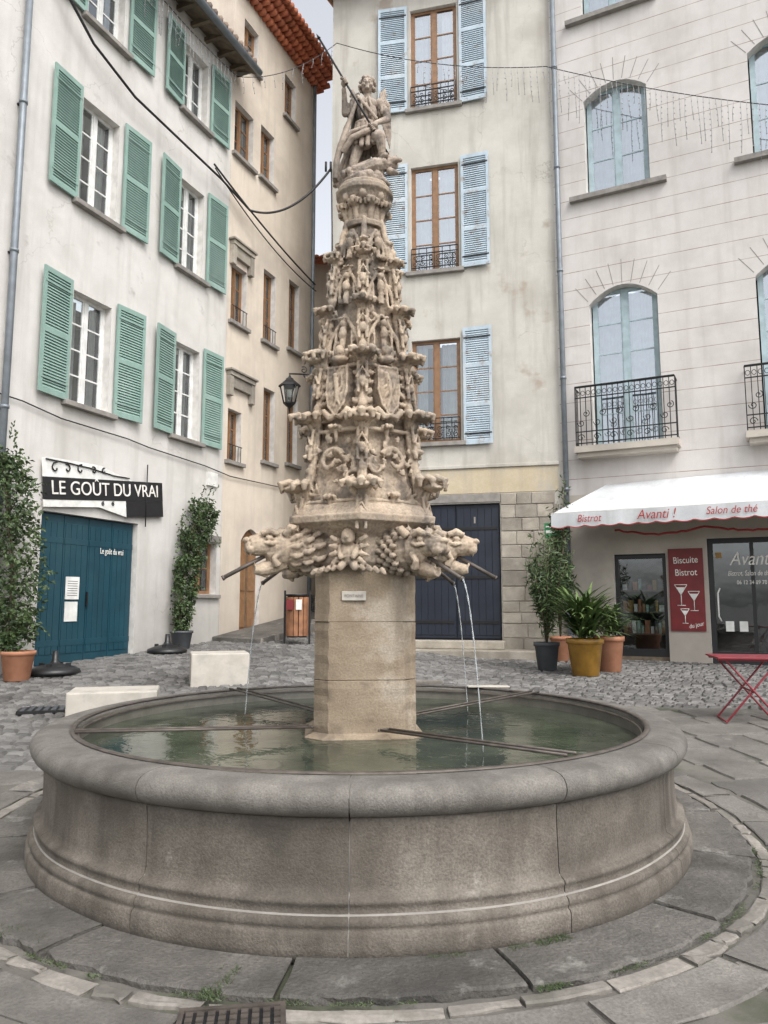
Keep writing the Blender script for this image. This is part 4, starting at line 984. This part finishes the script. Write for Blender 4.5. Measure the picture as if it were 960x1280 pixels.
mb.tube(cA+sag(cA[-1],cc,.45)[1:],.028,'cable',6)
mb.tube(sag(A3(4.3,-.15,11.35),A3(9.2,-.15,10.5),.1),.022,'cable',6)
mb.tube(sag(A3(4.3,-.18,11.25),A3(9.2,-.18,10.3),.25),.015,'cable',6)
mb.tube([A3(x,-.05,z) for x,z in ((-2,4.75),(-.4,4.72),(.4,4.62),(2,4.60),(2.6,4.55),(4.4,4.5),(5.4,4.42),(8,4.5))],.012,'cable',5)
mb.tube([FC@Vector((x,-.05,z)) for x,z in ((0,12.35),(.05,10),(.05,7.2))],.018,'cable',5)
for dx in (-.12,.0,.12): mb.tube([cc+Vector((dx,-.05,-.1)),cc+Vector((dx,-.05,.15))],.03,'cable',6)
mb.obj('power_cable')
mb=MB();rl=random.Random(4)
def lights(a,b,s,den,lo,hi,f0=0,f1=1):
    p=sag(a,b,s,40);mb.tube(p,.009,'cable',4)
    L=(Vector(b)-Vector(a)).length;n=int(L/den)
    for i in range(n):
        f=(i+.5)/n
        if not(f0<f<f1): continue
        q=p[min(39,int(f*40))].lerp(p[min(40,int(f*40)+1)],f*40%1);l=rl.uniform(lo,hi)
        e=q+Vector((rl.uniform(-.05,.05),0,-l));mb.tube([q,q.lerp(e,.5)+Vector((rl.uniform(-.03,.03),0,0)),e],.006,'bulbw',3)
        k=int(l/.12)
        for j in range(k+1): mb.ell(q.lerp(e,j/max(1,k)),.014,'bulbw',u=5,w=4)
lights(A3(1.3,-.3,13.75),A3(4.9,-.3,13.85),.12,.14,.25,.9)
lights(A3(4.9,-.3,13.85),FC@Vector((.2,-.3,15.55)),.3,.3,.2,.5)
lights(FC@Vector((.2,-.3,15.55)),FR@Vector((.0,-.4,13.9)),.25,.15,.25,.9,.4,1)
lights(FR@Vector((0,-.4,13.9)),FR@Vector((4.6,-.4,11.45)),.1,.13,.3,1.3)
mb.obj('icicle_string_lights')
# ------------------------------------------------------------------ plants
def leafquad(mb,p,d,l,w,mat):
    d=d.normalized();s=d.orthogonal().normalized();s=(Matrix.Rotation(random.uniform(0,6.28),3,d)@s)
    nn=d.cross(s);a=p;b=p+d*l*.5+s*w*.5+nn*w*.1;c=p+d*l-nn*l*.1;e=p+d*l*.5-s*w*.5+nn*w*.1
    mb.add([a,b,c,e],[(0,1,2,3)],mat)
def rv():
    while True:
        v=Vector((random.uniform(-1,1),random.uniform(-1,1),random.uniform(-1,1)))
        if .1<v.length<1: return v
def climber(name,fr,pts,n,depth,leaf=.075):
    e=empty(name,fr);mb=MB()
    for _ in range(n):
        i=random.random()*(len(pts)-1);k=int(i);f=i-k
        c=Vector(pts[k][:3]).lerp(Vector(pts[k+1][:3]),f);r=pts[k][3]*(1-f)+pts[k+1][3]*f
        v=rv();rr_=r*(1+.55*noise.noise(Vector((c.x*3+v.x*2,v.y*2,c.z*3))));v=v.normalized()*(v.length**.5)
        p=c+Vector((v.x*rr_,v.y*min(depth,rr_),v.z*rr_*.9))
        if p.y>-.02: p.y=-.02-random.random()*.1
        if noise.noise(p*4.0)<-.18: continue
        d=Vector((random.uniform(-1,1),random.uniform(-1,.1),random.uniform(-1,.4)))
        leafquad(mb,p,d,leaf*random.uniform(.6,1.3),leaf*random.uniform(.4,.8),'leaf')
    for _ in range(26):
        k=random.randrange(len(pts)-1);c=Vector(pts[k][:3]).lerp(Vector(pts[k+1][:3]),random.random());r=pts[k][3]
        a=random.uniform(0,6.28);d=Vector((math.cos(a),-.3,math.sin(a)*.8+.2)).normalized();q=c+d*r*.8
        for j in range(9):
            q=q+d*.03;d=(d+rv()*.15-Vector((0,0,.05))).normalized()
            if q.y>-.03: q.y=-.03
            leafquad(mb,q,d+rv()*.9,leaf*.8,leaf*.45,'leaf')
    mb.obj('foliage',e)
    mb=MB()
    for s in range(3): mb.tube([Vector(p[:3])+Vector((random.uniform(-.06,.06),.05,0)) for p in pts],.018,'stem',5)
    mb.obj('stems',e);return e
def pot(mb,x,y,z,r,h,mat):
    mb.lathe([(r*.68,z),(r*.72,z+.01),(r*.93,z+h*.85),(r*.95,z+h*.86),(r*1.02,z+h*.87),(r*1.02,z+h),(r*.9,z+h),(r*.88,z+h*.9),(0,z+h*.9)],mat,28,c=(x,y))
    mb.lathe([(r*.88,z+h*.905),(0,z+h*.92)],'soil',20,c=(x,y))
c1=climber('climbing_vine',FA,[(3.45,-.3,1.0,.12),(3.5,-.28,1.5,.26),(3.6,-.25,2.0,.30),(3.75,-.2,2.5,.34),(3.9,-.2,3.0,.48),(4.1,-.2,3.35,.5),(4.4,-.2,3.5,.25)],6400,.22)
mb=MB();pot(mb,3.4,-.35,g(*(FA@Vector((3.4,-.35,0))).xy),.22,.36,'grey');mb.obj('pot',c1)
c2=climber('climbing_vine',FA,[(-.75,-.5,.9,.15),(-.7,-.5,1.3,.35),(-.7,-.45,1.9,.42),(-.75,-.4,2.6,.42),(-.8,-.35,3.2,.38),(-.85,-.3,3.75,.2)],5600,.4,.08)
mb=MB();zz=g(*(FA@Vector((-.7,-.6,0))).xy);pot(mb,-.72,-.62,zz,.24,.42,'terra');mb.obj('pot',c2)
def potplant(name,x,y,r,h,mat,kind,top,spread,n,z0=.5):
    z=g(x,y)+.01;e=empty(name,Matrix.Translation((x,y,z)));mb=MB();pot(mb,0,0,0,r,h,mat);mb.obj('pot',e);mb=MB()
    if kind=='palm':
        for _ in range(n):
            a=random.uniform(0,6.28);b=Vector((random.uniform(-.5,.5)*r,random.uniform(-.5,.5)*r,h+random.uniform(0,top*.5)))
            L=random.uniform(.35,.75);d=Vector((math.cos(a),math.sin(a),random.uniform(.3,1.6))).normalized();s=Vector((-math.sin(a),math.cos(a),0))
            vs=[];K=5
            for i in range(K+1):
                f=i/K;p=b+d*L*f*spread/.5-Vector((0,0,.45*L*f*f));w=.022*math.sin(math.pi*(.12+.86*f))+.001;vs+=[p-s*w,p+s*w]
            mb.add(vs,[(2*i,2*i+1,2*i+3,2*i+2) for i in range(K)],'leaf2')
        for _ in range(6):
            a=random.uniform(0,6.28);mb.tube([(0,0,h*.9),(math.cos(a)*.08,math.sin(a)*.08,h+top*.6)],.014,'stem',5)
    else:
        br=[]
        for _ in range(16):
            a=random.uniform(0,6.28);q=random.uniform(.3,1)*spread;p1=Vector((math.cos(a)*q*.4,math.sin(a)*q*.4,h+top*.4));p2=Vector((math.cos(a)*q,math.sin(a)*q,h+top*random.uniform(z0,1)))
            mb.tube([(0,0,h*.9),p1,p2],[.014,.01,.005],'stem',5);br.append((p1,p2))
        for _ in range(n):
            p1,p2=random.choice(br);f=random.uniform(-.6,1.05);p=p1.lerp(p2,f)+rv()*.13
            leafquad(mb,p,rv(),random.uniform(.08,.18),.032,'leaf')
    mb.obj('foliage',e);return e
potplant('potted_palm',3.42,13.05,.31,.62,'yellow','palm',.95,.68,560)
potplant('potted_palm',4.02,13.7,.27,.62,'terra','palm',.8,.5,240)
potplant('potted_shrub',2.95,13.9,.23,.5,'grey','shrub',2.1,.58,2600,.3)
potplant('potted_shrub',3.62,15.7,.22,.5,'terra','shrub',3.4,.32,2400,.2)
def umb(fr,x,y):
    p=fr@Vector((x,y,0));z=g(p.x,p.y)+.012;e=empty('parasol_base',Matrix.Translation((p.x,p.y,z)));mb=MB()
    mb.lathe([(.0,0),(.36,0),(.37,.03),(.35,.07),(.22,.12),(.08,.15),(.05,.2),(.04,.34),(.03,.34),(0,.3)],'plastic',24)
    for a in range(4): mb.box(-.03+.2*math.cos(a*1.57),.03+.2*math.cos(a*1.57),-.03+.2*math.sin(a*1.57),.03+.2*math.sin(a*1.57),.1,.16,'plastic')
    mb.obj('base',e)
umb(FA,2.72,-.55);umb(FA,-.15,-.75)
def block(x,y,w,d,h,rot):
    z=g(x,y);mb=MB();mb.box(-w/2,w/2,-d/2,d/2,-.05,h,'block');mb.obj('stone_block_seat',None,Matrix.Translation((x,y,z))@Matrix.Rotation(rot,4,'Z'),bevel=.018)
block(-2.36,11.0,.80,.62,.42,R_(16));block(-3.05,8.75,.95,.6,.36,R_(14))
bx,by=-1.82,16.0;bz=g(bx,by);e=empty('litter_bin',Matrix.Translation((bx,by,bz)))
mb=MB()
for a in range(14):
    q=a*math.pi/7;mb.X=Matrix.Rotation(q,4,'Z');mb.box(-.042,.042,-.235,-.21,.18,.98,'woodbin')
mb.X=Matrix()
mb.lathe([(.205,.15),(.205,.99),(.24,1.0),(.245,1.04),(.19,1.04),(.19,.2)],'iron',24)
for x in(-.26,.26): mb.box(x-.02,x+.02,-.02,.02,0,1.12,'iron')
mb.box(-.2,-.05,-.255,-.245,.72,.93,'bistro_red');mb.box(-.0,.12,-.26,-.245,.72,.93,'paper');mb.obj('bin_body',e)
e=empty('green_wall_sign',FR);mb=MB();mb.box(-.32,.0,-.36,-.33,2.95,3.28,'gsign');mb.box(-.29,-.03,-.364,-.361,3.06,3.12,'paper');mb.box(-.29,-.1,-.364,-.361,3.18,3.22,'paper');mb.box(-.02,.12,-.35,-.08,3.15,3.18,'iron');mb.obj('panel',e)
tx,ty=4.22,8.95;tz=g(tx,ty)+.012
e=empty('red_bistro_table',Matrix.Translation((tx,ty,tz))@Matrix.Rotation(R_(78),4,'Z'));mb=MB()
mb.box(-.34,.34,-.38,.38,.715,.735,'redmetal')
for x0 in (-.26,.26):
    mb.tube([(x0,-.30,.0),(x0,.28,.70)],.012,'redmetal',8);mb.tube([(x0*.9,.30,.0),(x0*.9,-.28,.70)],.012,'redmetal',8)
    mb.box(x0-.012,x0+.012,-.36,.36,.69,.7145,'redmetal')
for y0,z in ((-.30,.01),(.30,.01),(0,.35)): mb.tube([(-.26,y0,z),(.26,y0,z)],.011,'redmetal',8)
mb.obj('folding_table',e,bevel=.003)
e=empty('red_bistro_chair',Matrix.Translation((5.05,9.1,g(5,9)+.012))@Matrix.Rotation(R_(80),4,'Z'));mb=MB()
for i in range(6): mb.box(-.2,.2,-.18+i*.065,-.13+i*.065,.45,.465,'redmetal')
for x0 in (-.2,.2):
    mb.tube([(x0,.2,.0),(x0,-.18,.45)],.011,'redmetal',8);mb.tube([(x0,-.22,.0),(x0,.18,.46),(x0,.26,.86)],.011,'redmetal',8)
for z in (.68,.8): mb.box(-.2,.2,.225,.24,z,z+.05,'redmetal')
mb.obj('folding_chair',e)
e=empty('drain_grate',Matrix.Translation((-.56,2.97,g(0,3)+.006))@Matrix.Rotation(R_(8),4,'Z'));mb=MB()
mb.box(-.2,.2,-.14,.14,0,.004,'black')
for (a,b,c,d) in ((-.2,.2,-.14,-.12),(-.2,.2,.12,.14),(-.2,-.18,-.12,.12),(.18,.2,-.12,.12)): mb.box(a,b,c,d,.004,.016,'bar')
for i in range(9):
    for j in range(6): mb.box(-.172+i*.041,-.145+i*.041,-.115+j*.04,-.09+j*.04,.004,.014,'bar')
mb.obj('grate',e)
mb=MB();mb.box(-.35,.35,-.25,.25,-.01,.022,'iron')
for i in range(8): mb.box(-.32+i*.085,-.27+i*.085,-.22,.22,.0225,.027,'grey')
mb.obj('manhole_cover',None,Matrix.Translation((-4.0,9.3,g(-4,9.3)))@Matrix.Rotation(.3,4,'Z'))
mb=MB()
def tuft(th0,th1,r0,r1,n,h,thr=.02):
    for _ in range(n):
        th=R_(random.uniform(th0,th1));r=random.uniform(r0,r1)
        if noise.noise(Vector((th*18,r*6,0)))<thr: continue
        p=Vector((FX,FY,.015))+pc(th,r,0);L=h*random.uniform(.3,1.2);d=Vector((random.uniform(-.9,.9),random.uniform(-.9,.9),1)).normalized();s=d.orthogonal().normalized()*random.uniform(.0015,.003)
        mb.add([p-s,p+s,p+d*L+Vector((random.uniform(-.02,.02),random.uniform(-.02,.02),0))],[(0,1,2)],'grass')
tuft(22,37,2.215,2.265,2200,.030,-.1);tuft(9,21,2.215,2.255,1500,.024,-.05);tuft(-13,-11,2.25,2.60,800,.025);tuft(-42,-34,2.45,2.60,700,.03);tuft(12,20,2.56,2.60,500,.018);tuft(-75,75,2.557,2.588,4500,.012,.0);tuft(-80,80,2.215,2.24,2500,.012)
mb.obj('grass')
# ------------------------------------------------------------------ light
az,el=R_(150),R_(52)
w=bpy.data.worlds.new('World');sc.world=w;w.use_nodes=True;nt=w.node_tree
bg=nt.nodes['Background'];sky=nt.nodes.new('ShaderNodeTexSky');sky.sky_type='NISHITA';sky.sun_disc=False;sky.sun_elevation=el;sky.sun_rotation=az;sky.dust_density=4;sky.air_density=1;sky.ozone_density=1
hs=nt.nodes.new('ShaderNodeHueSaturation');hs.inputs['Saturation'].default_value=.22;hs.inputs['Value'].default_value=2.2
nt.links.new(sky.outputs[0],hs.inputs['Color']);nt.links.new(hs.outputs[0],bg.inputs['Color']);bg.inputs['Strength'].default_value=.15
ld=bpy.data.lights.new('sun','SUN');ld.energy=.9;ld.angle=R_(20);ld.color=(1,.96,.90)
so=bpy.data.objects.new('sun',ld);sc.collection.objects.link(so)
dv=Vector((math.cos(el)*math.sin(az),math.cos(el)*math.cos(az),math.sin(el)));so.rotation_euler=dv.to_track_quat('Z','Y').to_euler();so.location=(0,0,30)
sc.view_settings.view_transform='Standard';sc.view_settings.look='None';sc.view_settings.exposure=0
cd=bpy.data.cameras.new('camera');cam=bpy.data.objects.new('camera',cd);sc.collection.objects.link(cam);sc.camera=cam
cd.sensor_fit='AUTO';cd.sensor_width=36;cd.lens=945/1280*36;cd.clip_end=1000;cd.clip_start=.05
cam.location=(0,0,1.55);cam.rotation_euler=(R_(90+6.9),0,0)
